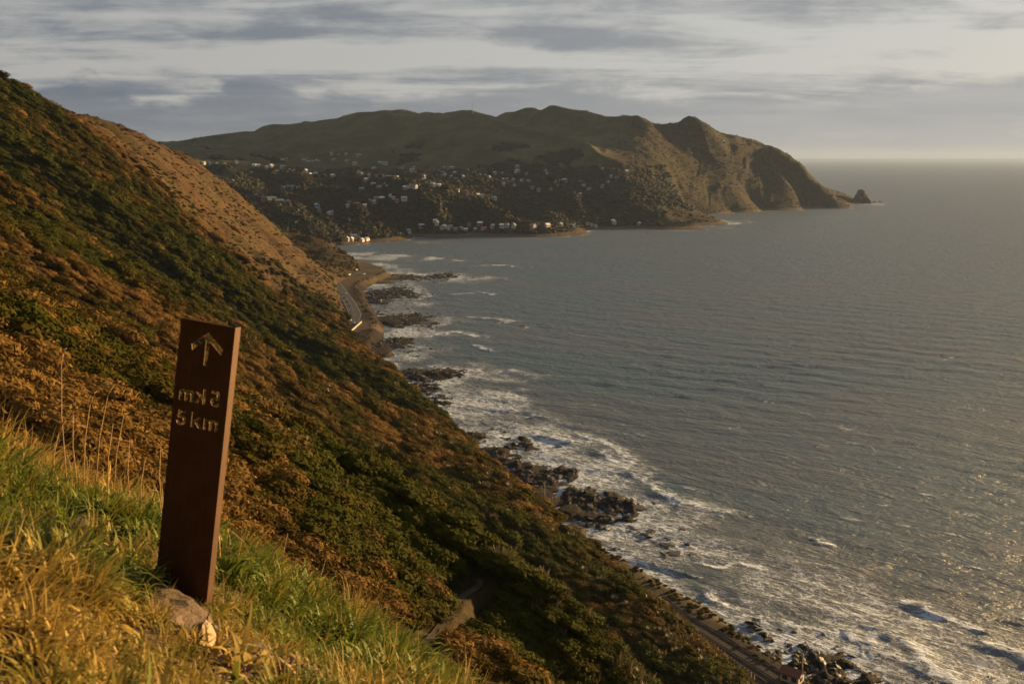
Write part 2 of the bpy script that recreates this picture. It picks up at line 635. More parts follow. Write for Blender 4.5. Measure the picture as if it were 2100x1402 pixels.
for px, py, Y in [
    # bluff behind the beach and the houses on it
    (660, 440, 1760), (720, 425, 1820), (780, 405, 1880), (850, 379, 1950), (920, 391, 1960), (990, 405, 1950), (1040, 425, 1930), (1078, 450, 1905),
    (800, 440, 1850), (900, 430, 1870), (700, 470, 1735), (640, 472, 1660), (600, 420, 1800), (560, 400, 1850),
    (1110, 432, 2010), (1125, 455, 1960), (1150, 440, 2060),
    # spur at the end of the beach
    (1170, 292, 2600), (1215, 312, 2480), (1250, 345, 2350), (1285, 361, 2280), (1300, 400, 2190), (1260, 420, 2130), (1365, 438, 2110), (1410, 458, 2065), (1200, 430, 2090),
    # seaward face of the headland
    (1310, 241, 2800), (1330, 300, 2640), (1360, 340, 2560), (1385, 395, 2480), (1400, 425, 2520),
    (1360, 262, 2850), (1385, 266, 2870), (1415, 251, 2880), (1450, 263, 2860), (1450, 340, 2740), (1500, 390, 2700), (1480, 300, 2830),
    (1502, 291, 2890), (1516, 292, 2960), (1550, 298, 2960), (1600, 312, 2950), (1640, 337, 2935), (1680, 377, 2915), (1705, 402, 2900), (1733, 415, 2890),
    (1560, 370, 2840), (1620, 390, 2850),
    # pasture ridge
    (365, 307, 3600), (450, 290, 3500), (540, 265, 3400), (575, 262, 3380), (620, 258, 3300), (700, 246, 3200), (740, 236, 3150), (800, 233, 3120), (830, 229, 3100), (920, 231, 3050),
    (1000, 233, 3000), (1045, 238, 2990), (1068, 231, 3020), (1095, 236, 2990), (1140, 230, 2950), (1200, 236, 2920), (1240, 241, 2890),
    # slopes below it
    (500, 345, 2300), (430, 338, 2350), (600, 345, 2450), (700, 330, 2520), (800, 332, 2480), (900, 300, 2700), (1000, 305, 2640), (1100, 305, 2600), (800, 280, 2860), (650, 290, 2900),
    (1150, 268, 2780), (500, 300, 3000), (950, 265, 2880), (1230, 280, 2680),
    # town valley
    (600, 360, 2230), (700, 372, 2150), (750, 350, 2320), (900, 365, 2280), (1000, 388, 2150), (1100, 388, 2200), (1150, 402, 2150), (860, 372, 2150), (650, 405, 1950),
    (980, 340, 2420), (1120, 345, 2420), (1200, 365, 2330),
    (570, 462, 1400), (540, 440, 1500), (640, 490, 1480),
]:
    far_pts.append(tuple(at(px, py, Y)))
# behind the ridges the ground falls away
for px, py, Y in [(365, 307, 3600), (540, 265, 3400), (740, 236, 3150), (920, 231, 3050), (1068, 231, 3020), (1240, 241, 2890), (1310, 241, 2800), (1415, 251, 2880), (1600, 312, 2950)]:
    p = at(px, py, Y)
    far_pts.append((p[0] * 1.18, p[1] * 1.18, p[2] - 75))
    far_pts.append((p[0] * 1.06, p[1] * 1.06, p[2] - 10))
for x, y, z in ((-900, 1900, 150), (-800, 2400, 150), (-1100, 3000, 160), (-800, 1500, 150), (-420, 1450, 60), (900, 3500, -10), (1300, 3200, -30), (1250, 2950, -30), (965, 2890, -6), (985, 2935, -9), (1000, 2980, -12), (1030, 3060, -15), (1050, 2900, -20)):
    far_pts.append((x, y, z))
far_rbf = RBF(far_pts, 400.0, 1e-5)


BUMPS = [(1415, 252, 2880, 42, 60, 16), (1380, 268, 2870, 24, 60, -8), (1510, 294, 2955, 24, 60, 9), (1492, 292, 2880, 26, 70, -9),
         (1312, 243, 2800, 45, 70, 8), (1068, 232, 3020, 30, 60, 9), (1140, 231, 2950, 70, 70, 7), (830, 230, 3100, 70, 80, 5), (555, 265, 3390, 40, 90, 7), (1045, 240, 2990, 20, 60, -4)]


def far_height(x, y):
    z = far_rbf(x, y)
    wx = x + 60 * fbm(x / 260, y / 260, 3, 201)
    wy = y + 60 * fbm(x / 260 + 9, y / 260 - 4, 3, 203)
    k = sstep(z, 8, 50)
    past = 1 - 0.7 * sstep(x / y, 0.06, 0.13)
    z = z + k * past * (15.0 * ridged((wx + 0.6 * wy) / 150, (wy - 0.6 * wx) / 420, 3, 207, 0.4) - 9.0)
    z = z + sstep(z, 4, 20) * 1.2 * ridged(wx / 45, wy / 70, 3, 211)
    face = sstep(x / y, 0.085, 0.13) * sstep(z, 4, 30)
    q1, q2 = wx * 0.94 - wy * 0.34, wx * 0.34 + wy * 0.94
    z = z + face * (4.5 * fbm(q1 / 95, q2 / 210, 3, 215, 0.55) + 2.5 * ridged(q1 / 38, q2 / 80, 3, 217))
    for px, py, Y, wx_, wy_, h in BUMPS:
        c = at(px, py, Y)
        z = z + h * np.exp(-((x - c[0]) / wx_) ** 2 - ((y - c[1]) / wy_) ** 2)
    return z


NFA, NFR = 760, 360
fang = np.linspace(-0.40, 0.40, NFA)
frad = 1500 * (4300 / 1500) ** np.linspace(0, 1, NFR)
FA, FR = np.meshgrid(fang, frad)
FX, FY = FA * FR, FR
FZ = far_height(FX, FY)
FZ = np.where((FY < 1620) & (FX > -330), np.minimum(FZ, -3.0), FZ)
kf = FZ > -1.5
fV = np.stack([FX, FY, FZ], -1).reshape(-1, 3)
fF = grid_faces(NFR, NFA, kf)

# ------------------------------------------------------------------ ground materials
def mat_hillside():
    m, nt, p = mat_new("hillside_cover")
    geo = nt.n('ShaderNodeNewGeometry')
    pos = geo.outputs['Position']
    mp = nt.n('ShaderNodeMapping', inp={'Rotation': (0, 0, -BE)})
    nt.link(pos, mp.inputs['Vector'])
    q = mp.outputs[0]                                             # x towards the sea, y along the coast
    n1 = nt.noise(nt.vmul(q, (0.12, 0.3, 0.12)), 1.0, 6, 0.62)
    n2 = nt.noise(q, 1.1, 5, 0.65)
    n3 = nt.noise(q, 0.035, 3)
    green = attr_node(nt, 'green')
    tan = attr_node(nt, 'tan')
    toe_ = attr_node(nt, 'toe')
    reef = attr_node(nt, 'reef')
    bush_c = nt.mix(nt.smooth(nt.math('ADD', green, nt.math('MULTIPLY', nt.math('SUBTRACT', n1, 0.5), 0.9)), 0.3, 0.7), (0.070, 0.042, 0.012), (0.034, 0.040, 0.009))
    bush_c = nt.mix(nt.smooth(n2, 0.35, 0.65), nt.mix(0.7, bush_c, (0.012, 0.009, 0.004)), nt.mix(0.35, bush_c, (0.012, 0.009, 0.004)))
    tan_c = nt.mix(nt.smooth(n1, 0.36, 0.64), (0.060, 0.034, 0.011), (0.120, 0.068, 0.024))
    tan_c = nt.mix(nt.smooth(n2, 0.45, 0.72, 0.0, 0.7), tan_c, (0.05, 0.034, 0.011))
    tan_c = nt.mix(nt.smooth(n3, 0.46, 0.62, 0.0, 0.75), tan_c, (0.06, 0.050, 0.014))
    n5 = nt.noise(nt.vmul(q, (0.02, 0.07, 0.02)), 1.0, 5, 0.6, 0.6)
    tan_c = nt.mix(nt.smooth(n5, 0.5, 0.66, 0.0, 0.7), tan_c, (0.045, 0.03, 0.011))
    hill = nt.mix(tan, bush_c, tan_c)
    # shore: gravel, dark wet rock
    gravel = nt.mix(nt.smooth(n2, 0.3, 0.7), (0.065, 0.046, 0.03), (0.115, 0.08, 0.05))
    gravel = nt.mix(nt.smooth(n3, 0.4, 0.6), gravel, (0.06, 0.052, 0.026))
    rock = nt.mix(nt.smooth(n2, 0.3, 0.7), (0.007, 0.0055, 0.0045), (0.026, 0.018, 0.013))
    sepz = nt.n('ShaderNodeSeparateXYZ')
    nt.link(pos, sepz.inputs[0])
    shore = nt.mix(nt.smooth(reef, 0.25, 0.6), gravel, rock)
    wet = nt.smooth(sepz.outputs[2], 0.2, 1.1)
    shore = nt.mix(wet, nt.mix(0.5, shore, (0.02, 0.016, 0.013)), shore)
    col = nt.mix(nt.smooth(toe_, -1.0, 1.5), hill, shore)
    col = nt.mix(1.0, col, (0.66, 0.64, 0.62), 'MULTIPLY')
    nt.link(col, p.inputs['Base Color'])
    p.inputs['Roughness'].default_value = 0.9
    p.inputs['Specular IOR Level'].default_value = 0.1
    n4 = nt.noise(q, 2.6, 4, 0.7)
    h = nt.math('ADD', nt.math('MULTIPLY', n2, 1.0), nt.math('MULTIPLY', n4, 0.35))
    bump(nt, p, h, 0.9, 1.1)
    return m


def mat_far():
    m, nt, p = mat_new("headland_cover")
    geo = nt.n('ShaderNodeNewGeometry')
    pos = geo.outputs['Position']
    n1 = nt.noise(pos, 0.012, 5, 0.6)
    n2 = nt.noise(pos, 0.09, 5, 0.65)
    wood = attr_node(nt, 'wood')
    face = attr_node(nt, 'face')
    sepz = nt.n('ShaderNodeSeparateXYZ')
    nt.link(pos, sepz.inputs[0])
    past = nt.mix(nt.smooth(n1, 0.35, 0.65), (0.062, 0.066, 0.030), (0.110, 0.098, 0.046))
    past = nt.mix(nt.smooth(n2, 0.55, 0.7, 0, 0.6), past, (0.035, 0.032, 0.015))
    facec = nt.mix(nt.smooth(n2, 0.35, 0.65), (0.032, 0.025, 0.012), (0.064, 0.047, 0.024))
    facec = nt.mix(nt.smooth(n1, 0.42, 0.6, 0, 0.75), facec, (0.038, 0.034, 0.014))
    woodc = nt.mix(nt.smooth(n2, 0.4, 0.65), (0.018, 0.022, 0.010), (0.05, 0.042, 0.018))
    c = nt.mix(face, past, facec)
    c = nt.mix(wood, c, woodc)
    sand = nt.mix(nt.smooth(n2, 0.35, 0.65), (0.085, 0.06, 0.04), (0.14, 0.10, 0.068))
    c = nt.mix(nt.smooth(sepz.outputs[2], 3.0, 6.0), sand, c)
    c = nt.mix(1.0, c, (0.62, 0.62, 0.62), 'MULTIPLY')
    nt.link(c, p.inputs['Base Color'])
    p.inputs['Roughness'].default_value = 0.95
    p.inputs['Specular IOR Level'].default_value = 0.05
    n3 = nt.noise(pos, 0.25, 4, 0.65)
    bump(nt, p, n3, 0.7, 5.0)
    return m


hillside = link("hillside", mesh_from("hillside", V2, F2, A2), mat_hillside(), kind="structure")


# the same slope carries on uphill and behind the viewer
bx_, by_ = np.meshgrid(np.linspace(-420, 190, 90), np.linspace(-330, 30, 70))
bz_ = hill_base(bx_, by_) - 5.0 * sstep(26 - np.hypot(bx_, by_), 0, 12) - 1.5 * sstep(by_, 0, 20)
link("hill_behind", mesh_from("hill_behind", np.stack([bx_, by_, bz_], -1).reshape(-1, 3), grid_faces(70, 90),
     dict(green=np.full(bx_.shape, 0.5), tan=np.zeros(bx_.shape), toe=np.full(bx_.shape, -50.0), reef=np.zeros(bx_.shape))), hillside.data.materials[0], kind="structure")


def far_wood(x, y, z):
    """1 where trees and gardens cover the ground"""
    a = x / y
    nz = fbm(x / 120, y / 120, 4, 221)
    val = sstep(118 + 22 * nz - z, 0, 14) * sstep(0.17 - a + 0.03 * nz, 0, 0.03) * sstep(2560 + 130 * nz - y, 0, 80)
    strips = sstep(nz, 0.45, 0.6) * sstep(190 - z, 0, 30) * sstep(0.1 - a, 0, 0.02) * sstep(2900 - y, 0, 100)
    return np.clip(val + 0.85 * strips, 0, 1)


fwood = far_wood(FX, FY, FZ)
fface = sstep(FX / FY + 0.02 * fbm(FX / 90, FY / 90, 3, 225), 0.085, 0.12)
v_, f_, a_ = compact(fV, fF, dict(wood=fwood, face=fface))
headland = link("headland_terrain", mesh_from("headland_terrain", v_, f_, a_), mat_far(), kind="structure")

# ------------------------------------------------------------------ sea
WD = np.array([-0.57, -0.82])                 # swell runs in towards the coast
WC = np.array([0.82, -0.57])                  # along its crests
CRESTS = [([(1821, 1301), (1886, 1336), (1907, 1374), (1975, 1405)], 1.2, 4.0), ([(1850, 1238), (1886, 1246), (1920, 1262), (1956, 1277), (2010, 1292)], 0.9, 3.0), ([(2023, 1319), (2074, 1340), (2110, 1360)], 1.2, 4.0),
          ([(1455, 1222), (1475, 1238), (1500, 1247)], 1.0, 2.6), ([(1671, 1106), (1686, 1115), (1706, 1121)], 1.0, 2.4), ([(1560, 1275), (1640, 1290), (1720, 1296), (1800, 1330), (1850, 1360)], 0.8, 4.0),
          ([(975, 708), (990, 716), (1008, 722)], 0.9, 3), ([(890, 752), (940, 756), (1000, 765), (1050, 762)], 1.0, 5), ([(1230, 925), (1290, 965), (1340, 1000), (1390, 1035)], 0.8, 4.5),
          ([(1130, 895), (1180, 910), (1215, 905)], 0.8, 4), ([(1090, 850), (1115, 858), (1150, 860)], 0.7, 3), ([(1415, 1030), (1450, 1042), (1480, 1050)], 0.8, 4), ([(1180, 890), (1240, 905), (1300, 950)], 0.6, 4),
          ([(960, 575), (1000, 570), (1030, 572)], 0.9, 6), ([(990, 545), (1030, 544), (1060, 548)], 0.8, 5), ([(960, 652), (1010, 654), (1055, 660)], 0.9, 4.5), ([(1270, 1190), (1290, 1205), (1310, 1215)], 0.7, 3),
          ([(900, 830), (910, 850), (940, 862)], 0.8, 5), ([(1450, 1160), (1520, 1160), (1560, 1166)], 0.5, 3), ([(930, 605), (980, 600), (1010, 604)], 0.7, 5), ([(870, 690), (930, 680), (980, 690)], 0.6, 6)]
FOAM = [(960, 570, 70, 14, .75), (1000, 546, 45, 5, .5), (830, 626, 70, 9, .8), (1000, 656, 75, 8, .7), (870, 688, 80, 15, .8), (960, 745, 70, 18, .55), (1000, 775, 110, 24, .75), (1010, 810, 90, 26, .8),
        (930, 845, 50, 25, .85), (1090, 880, 120, 30, .75), (1180, 915, 110, 34, .85), (1270, 960, 110, 34, .85), (1350, 1010, 120, 34, .8), (1450, 1045, 90, 22, .7), (1370, 1105, 140, 36, .6), (1300, 1165, 80, 36, .65),
        (1460, 1165, 120, 22, .55), (1640, 1286, 160, 26, .9), (1760, 1320, 130, 34, .95), (1880, 1350, 140, 40, .85), (1950, 1290, 90, 26, .6), (2020, 1360, 110, 28, .85), (1930, 1262, 60, 16, .8), (1560, 1290, 50, 22, .8),
        (740, 520, 60, 7, .6), (880, 498, 50, 5, .5), (1330, 1215, 60, 26, .5), (1250, 1130, 50, 24, .5), (1480, 455, 60, 7, .9), (1600, 430, 120, 3, .7), (1790, 419, 60, 4, .8), (1490, 468, 80, 4, .7), (1560, 462, 60, 4, .5),
        (1560, 1100, 120, 24, .28), (1700, 1200, 160, 40, .2), (1150, 830, 90, 20, .3), (760, 600, 40, 10, .5), (780, 632, 40, 6, .6), (850, 505, 60, 6, .4)]


def ell(px, py, a, b):
    c = on_level(px, py, 0.0)
    e = on_level(px, py - b, 0.0)
    f = on_level(px, py + b, 0.0)
    return c[0], c[1], a * c[1] / FPX / CP, abs(e[1] - f[1]) / 2


def seg_dist(x, y, P):
    best = np.full(x.shape, 1e9)
    side = np.zeros(x.shape)
    for (x0, y0), (x1, y1) in zip(P[:-1], P[1:]):
        vx, vy = x1 - x0, y1 - y0
        t = np.clip(((x - x0) * vx + (y - y0) * vy) / (vx * vx + vy * vy), 0, 1)
        d = np.hypot(x - x0 - t * vx, y - y0 - t * vy)
        sd = (x - x0 - t * vx) * WD[0] + (y - y0 - t * vy) * WD[1]
        up_ = d < best
        best = np.where(up_, d, best)
        side = np.where(up_, sd, side)
    return best, side


NSA, NSR = 700, 560
sang = np.linspace(-0.36, 0.66, NSA)
spy = np.concatenate([np.linspace(1540, 420, NSR - 90), 420 - (420 - 326.0) * np.linspace(0, 1, 91)[1:] ** 0.8])
srad = np.array([on_level(1050, p)[1] for p in spy])
SA, SR = np.meshgrid(sang, srad)
SX, SY = SA * SR, SR
cw = SX * WC[0] + SY * WC[1]
cd = SX * WD[0] + SY * WD[1]
wob = 9 * fbm(SX / 60, SY / 60, 3, 301)
fade = sstep(2200 - SR, 0, 1500)
amp = 0.45 + 0.35 * fbm(SX / 140, SY / 140, 3, 305)
SZ = fade * amp * (0.45 * np.sin((cd + wob) / 4.6) + 0.25 * np.sin((cd + 0.6 * wob + 0.25 * cw) / 2.3 + 1.0) + 0.35 * fbm(cd / 4.5, cw / 11, 3, 307))
lz, lm = shore_height(SX, SY)
s_, n_ = su(SX, SY)
dshore = n_ - toe(s_) - platform(s_)
foam = np.zeros_like(SX)
pn = fbm(SX / 22, SY / 30, 4, 311)
for px, py, a, b, k in FOAM:
    cx, cy, ra, rb = ell(px, py, a, b)
    wxx = SX + 0.35 * ra * fbm(SX / ra * 1.5, SY / rb * 1.5, 2, 313)
    foam = np.maximum(foam, k * np.exp(-(((wxx - cx) / ra) ** 2 + ((SY - cy) / rb) ** 2) ** 1.5))
foam = foam * (0.85 + 0.5 * pn)
foam = np.maximum(foam, 0.8 * sstep(lm, 0.12, 0.6) * (0.8 + 0.5 * pn) * (SR < 1500))
foam = np.maximum(foam, 0.75 * sstep(18 - np.abs(dshore - 9), 0, 10) * (SR < 1350) * (0.75 + 0.6 * pn))
bandw = np.interp(s_, [150, 250, 330, 420, 520, 640, 760, 900, 1050, 1250, 1400], [105, 95, 75, 90, 90, 75, 65, 60, 65, 80, 50])
foam = np.maximum(foam, (0.84 + 0.5 * pn) * sstep(dshore, -4, 4) * np.exp(-(np.maximum(dshore, 0) / bandw) ** 2.2) * (SR < 1480))
# wash along the far beach and under the headland
fz = far_rbf(SX[:, :], SY[:, :]) if True else 0
farm = (SR > 1400) & (SX > -400)
foam = np.maximum(foam, np.where(farm, 0.95 * sstep(fz, -1.7, -0.4) * (0.8 + 0.5 * pn), 0))
breaker = np.zeros_like(SX)
for P, h, wd in CRESTS:
    Pg = [tuple(on_level(a, b, 0.0)[:2]) for a, b in P]
    lo = np.min(Pg, 0) - 40
    hi = np.max(Pg, 0) + 40
    ii = np.where((SX > lo[0]) & (SX < hi[0]) & (SY > lo[1]) & (SY < hi[1]))
    if len(ii[0]) == 0:
        continue
    x_, y_ = SX[ii], SY[ii]
    d_, sd = seg_dist(x_ + 1.6 * vnoise(x_ / 5, y_ / 5, 5), y_ + 2.2 * vnoise(x_ / 6, y_ / 6, 9), Pg)
    up_ = np.exp(-(d_ / wd) ** 2)
    SZ[ii] += 0.55 * h * up_
    br = np.exp(-((d_ - 0.0) / (wd * 0.55)) ** 2) * (0.9 + 0.25 * vnoise(x_ / 4, y_ / 4, 3))
    trail = 0.62 * np.exp(-(d_ / (wd * 2.6)) ** 2) * (sd < 1.0)
    breaker[ii] = np.maximum(breaker[ii], np.maximum(br, trail))
# whitecaps, more of them near the coast
cap = np.zeros_like(SX)
rw = np.random.default_rng(11)
for i in range(430):
    px = rw.uniform(700, 2110)
    py = 430 + 960 * rw.uniform(0, 1) ** 1.15
    c = on_level(px, py, 0.0)
    s0, n0 = su(c[0], c[1])
    off = n0 - toe(np.array(s0))
    if off < 10 or (off > 230 and rw.uniform() > 0.13):
        continue
    L = rw.uniform(1.6, 5.0) * (1 + c[1] / 1600)
    wv = L * rw.uniform(0.16, 0.3)
    row = np.searchsorted(-spy, -py)
    r0, r1 = max(0, row - 40), min(len(srad), row + 40)
    c0 = np.searchsorted(sang, c[0] / c[1])
    k0, k1 = max(0, c0 - 45), min(NSA, c0 + 45)
    x_, y_ = SX[r0:r1, k0:k1], SY[r0:r1, k0:k1]
    a1 = (x_ - c[0]) * WC[0] + (y_ - c[1]) * WC[1]
    a2 = (x_ - c[0]) * WD[0] + (y_ - c[1]) * WD[1] + 0.08 * a1 * rw.uniform(-1, 1)
    g = np.exp(-(a1 / L) ** 2 - (a2 / wv) ** 2) * rw.uniform(0.5, 1.0)
    cap[r0:r1, k0:k1] = np.maximum(cap[r0:r1, k0:k1], g)
    SZ[r0:r1, k0:k1] += 0.25 * g
SZ = np.where(lz > -1.2, SZ * 0.35, SZ)
sV = np.stack([SX, SY, SZ], -1).reshape(-1, 3)
sF = grid_faces(len(srad), NSA)
nm = len(sV)
# open ocean out to the horizon and to both sides of the view
extra, ef = [], []
ro = [srad[0], 700.0, 3000.0, float(srad[-1]), 60000.0]


def quad(a, b, c, d):
    k = nm + len(extra)
    extra.extend([a, b, c, d])
    ef.append([k, k + 1, k + 2, k + 3])


y1 = float(srad[-1])
quad((0.66 * y1, y1, 0), (39000, 42000, 0), (-22000, 60000, 0), (-0.36 * y1, y1, 0))
y0 = float(srad[0])
quad((0.66 * y0, y0, 0), (39000, y0, 0), (39000, 42000, 0), (0.66 * y1, y1, 0))
quad((0.16 * y0, -4000, 0), (39000, -4000, 0), (39000, y0, 0), (0.16 * y0, y0, 0))
sV = np.concatenate([sV, np.array(extra)])
zer = np.zeros(len(extra))


def mat_sea():
    m, nt, p = mat_new("sea_water")
    geo = nt.n('ShaderNodeNewGeometry')
    mp = nt.n('ShaderNodeMapping', inp={'Rotation': (0, 0, -math.atan2(WC[1], WC[0]))})
    nt.link(geo.outputs['Position'], mp.inputs['Vector'])
    q = mp.outputs[0]                                   # x along the crests, y across
    foam_a = attr_node(nt, 'foam')
    br_a = attr_node(nt, 'breaker')
    cap_a = attr_node(nt, 'cap')
    f1 = nt.noise(nt.vmul(q, (0.16, 0.34, 0.2)), 1.0, 7, 0.68, 1.2)
    f2 = nt.noise(nt.vmul(q, (0.5, 1.0, 0.5)), 1.0, 5, 0.7, 0.8)
    vor = nt.n('ShaderNodeTexVoronoi', feature='DISTANCE_TO_EDGE', inp={'Scale': 1.0, 'Randomness': 1.0})
    wv = nt.n('ShaderNodeVectorMath', operation='ADD')
    nt.link(nt.vmul(q, (0.20, 0.34, 0.2)), wv.inputs[0])
    nz_ = nt.n('ShaderNodeTexNoise', inp={'Scale': 0.45, 'Detail': 4.0})
    nt.link(q, nz_.inputs['Vector'])
    nt.link(nt.vmul(nz_.outputs['Color'], (1.6, 1.6, 0)), wv.inputs[1])
    nt.link(wv.outputs[0], vor.inputs['Vector'])
    lace = nt.math('SUBTRACT', 1.0, nt.math('MULTIPLY', vor.outputs['Distance'], 5.0), clamp=True)      # net of foam lines
    pat = nt.math('ADD', nt.math('MULTIPLY', lace, 0.50), nt.math('ADD', nt.math('MULTIPLY', f2, 0.32), nt.math('MULTIPLY', f1, 0.6)))
    thr = nt.math('SUBTRACT', 1.22, nt.math('MULTIPLY', foam_a, 0.70))
    fo = nt.smooth(nt.math('SUBTRACT', pat, thr), -0.06, 0.26)
    veil = nt.math('MULTIPLY', nt.smooth(nt.math('ADD', foam_a, nt.math('MULTIPLY', nt.math('SUBTRACT', f1, 0.5), 0.9)), 0.25, 0.95), 0.20)
    fb = nt.smooth(nt.math('ADD', br_a, nt.math('MULTIPLY', nt.math('SUBTRACT', pat, 0.75), 0.9)), 0.42, 0.85)
    fc = nt.smooth(nt.math('ADD', cap_a, nt.math('MULTIPLY', nt.math('SUBTRACT', f2, 0.5), 1.4)), 0.4, 0.85)
    fo = nt.math('MAXIMUM', nt.math('MAXIMUM', veil, nt.math('MULTIPLY', fo, 0.8)), nt.math('MAXIMUM', fb, nt.math('MULTIPLY', fc, 0.7)))
    sand = nt.noise(nt.vmul(q, (0.004, 0.012, 0.01)), 1.0, 4, 0.5, 0.5)
    deep = nt.mix(nt.smooth(sand, 0.38, 0.62), (0.034, 0.062, 0.086), (0.044, 0.062, 0.082))
    shal = nt.math('MULTIPLY', nt.smooth(foam_a, 0.05, 0.8), 0.75)
    deep = nt.mix(shal, deep, (0.036, 0.042, 0.046))
    white = nt.mix(nt.smooth(f2, 0.3, 0.7), (0.27, 0.32, 0.40), (0.46, 0.53, 0.64))
    c = nt.mix(fo, deep, white)
    nt.link(c, p.inputs['Base Color'])
    rg = nt.mix(fo, (0.44, 0.44, 0.44), (0.9, 0.9, 0.9))
    nt.link(rg, p.inputs['Roughness'])
    p.inputs['IOR'].default_value = 1.33
    p.inputs['Specular IOR Level'].default_value = 0.5
    w1 = nt.noise(nt.vmul(q, (0.042, 0.105, 0.1)), 1.0, 5, 0.62, 1.0)
    w2 = nt.noise(nt.vmul(q, (0.28, 0.75, 0.3)), 1.0, 5, 0.6, 0.5)
    w3 = nt.noise(nt.vmul(q, (1.4, 2.6, 1.0)), 1.0, 4, 0.65, 0.3)
    h = nt.math('ADD', nt.math('ADD', nt.math('MULTIPLY', w1, 3.4), nt.math('MULTIPLY', w2, 1.3)), nt.math('MULTIPLY', w3, 0.09))
    h = nt.math('ADD', h, nt.math('MULTIPLY', fo, 0.15))
    bump(nt, p, h, 0.8, 1.6)
    return m


z0 = np.zeros(len(extra))
sea = link("sea", mesh_from("sea", sV, np.concatenate([sF, np.array(ef)]),
                            dict(foam=np.concatenate([foam.ravel(), z0]), breaker=np.concatenate([breaker.ravel(), z0]), cap=np.concatenate([cap.ravel(), z0]))),
           mat_sea(), kind="structure")

# ------------------------------------------------------------------ scattering (only for cover nobody could count)
def scatter(name, pts, rots, scls, idx, protos, cols, **props):
    pts = np.asarray(pts, np.float32)
    me = bpy.data.meshes.new(name)
    me.vertices.add(len(pts))
    me.vertices.foreach_set('co', pts.ravel())
    for nm, arr, tp in (('rot', rots, 'FLOAT_VECTOR'), ('scl', scls, 'FLOAT_VECTOR')):
        a = me.attributes.new(nm, tp, 'POINT')
        a.data.foreach_set('vector', np.asarray(arr, np.float32).ravel())
    a = me.attributes.new('pick', 'INT', 'POINT')
    a.data.foreach_set('value', np.asarray(idx, np.int32))
    a = me.attributes.new('tone', 'FLOAT', 'POINT')
    a.data.foreach_set('value', np.asarray(cols, np.float32))
    col = bpy.data.collections.new(name + "_kinds")
    for o in protos:
        col.objects.link(o)
    g = bpy.data.node_groups.new(name, 'GeometryNodeTree')
    g.interface.new_socket('Geometry', in_out='INPUT', socket_type='NodeSocketGeometry')
    g.interface.new_socket('Geometry', in_out='OUTPUT', socket_type='NodeSocketGeometry')
    gi = g.nodes.new('NodeGroupInput')
    go = g.nodes.new('NodeGroupOutput')
    ip = g.nodes.new('GeometryNodeInstanceOnPoints')
    ci = g.nodes.new('GeometryNodeCollectionInfo')
    ci.inputs['Collection'].default_value = col
    ci.inputs['Separate Children'].default_value = True
    ci.inputs['Reset Children'].default_value = True

    def named(nm, tp):
        nd = g.nodes.new('GeometryNodeInputNamedAttribute')
        nd.data_type = tp
        nd.inputs['Name'].default_value = nm
        return nd.outputs['Attribute']
    e2r = g.nodes.new('FunctionNodeEulerToRotation')
    g.links.new(named('rot', 'FLOAT_VECTOR'), e2r.inputs[0])
    g.links.new(gi.outputs[0], ip.inputs['Points'])
    g.links.new(ci.outputs[0], ip.inputs['Instance'])
    ip.inputs['Pick Instance'].default_value = True
    g.links.new(named('pick', 'INT'), ip.inputs['Instance Index'])
    g.links.new(e2r.outputs[0], ip.inputs['Rotation'])
    g.links.new(named('scl', 'FLOAT_VECTOR'), ip.inputs['Scale'])
    g.links.new(ip.outputs[0], go.inputs[0])
    o = link(name, me, None, None, kind="stuff", **props)
    md = o.modifiers.new("scatter", 'NODES')
    md.node_group = g
    return o


def proto(name, me, mat):
    me.materials.append(mat)
    return bpy.data.objects.new(name, me)


def leaf_cloud(name, n, size, lobes, seed, flat=0.75, aspect=1.6, core=True):
    """a shrub of unit radius: many leaf-sprig quads over a few uneven lobes, with a dim twig core"""
    r = np.random.default_rng(seed)
    cs = []
    for i in range(lobes):
        a = r.uniform(0, 2 * math.pi)
        d = r.uniform(0.1, 0.6) if i else 0
        cs.append((d * math.cos(a), d * math.sin(a), r.uniform(0.15, 0.5), r.uniform(0.38, 0.62)))
    V, F = [], []
    for i in range(n):
        cx, cy, cz, cr = cs[r.integers(lobes)]
        u = r.normal(size=3)
        u /= np.linalg.norm(u)
        if u[2] < -0.35:
            u[2] = -u[2]
        rr = cr * (r.uniform(0.75, 1.12))
        p = np.array([cx, cy, cz]) + u * rr * np.array([1, 1, flat])
        nrm = u + r.normal(size=3) * 0.33
        nrm /= np.linalg.norm(nrm)
        t = np.cross(nrm, r.normal(size=3))
        t /= np.linalg.norm(t)
        b = np.cross(nrm, t)
        s = size * r.uniform(0.6, 1.35)
        k = len(V)
        V += [p - t * s * aspect * 0.5, p + b * s * 0.42, p + t * s * aspect * 0.5 + nrm * s * 0.15, p - b * s * 0.42]
        F.append((k, k + 1, k + 2, k + 3))
    if core:
        for cx, cy, cz, cr in cs:
            q = 6
            k = len(V)
            cr *= 0.82
            for j in range(1, 4):
                th = math.pi * j / 4
                for i in range(q):
                    ph = 2 * math.pi * i / q
                    V.append(np.array([cx + cr * math.sin(th) * math.cos(ph), cy + cr * math.sin(th) * math.sin(ph), cz + cr * flat * math.cos(th)]))
            for j in range(2):
                for i in range(q):
                    a, b = k + j * q + i, k + j * q + (i + 1) % q
                    F.append((a, a + q, b + q, b))
            F.append((k, k + 1, k + 2, k + 3))
            F.append((k, k + 3, k + 4, k + 5))
    return mesh_from(name, np.array(V), np.array(F), smooth=False)


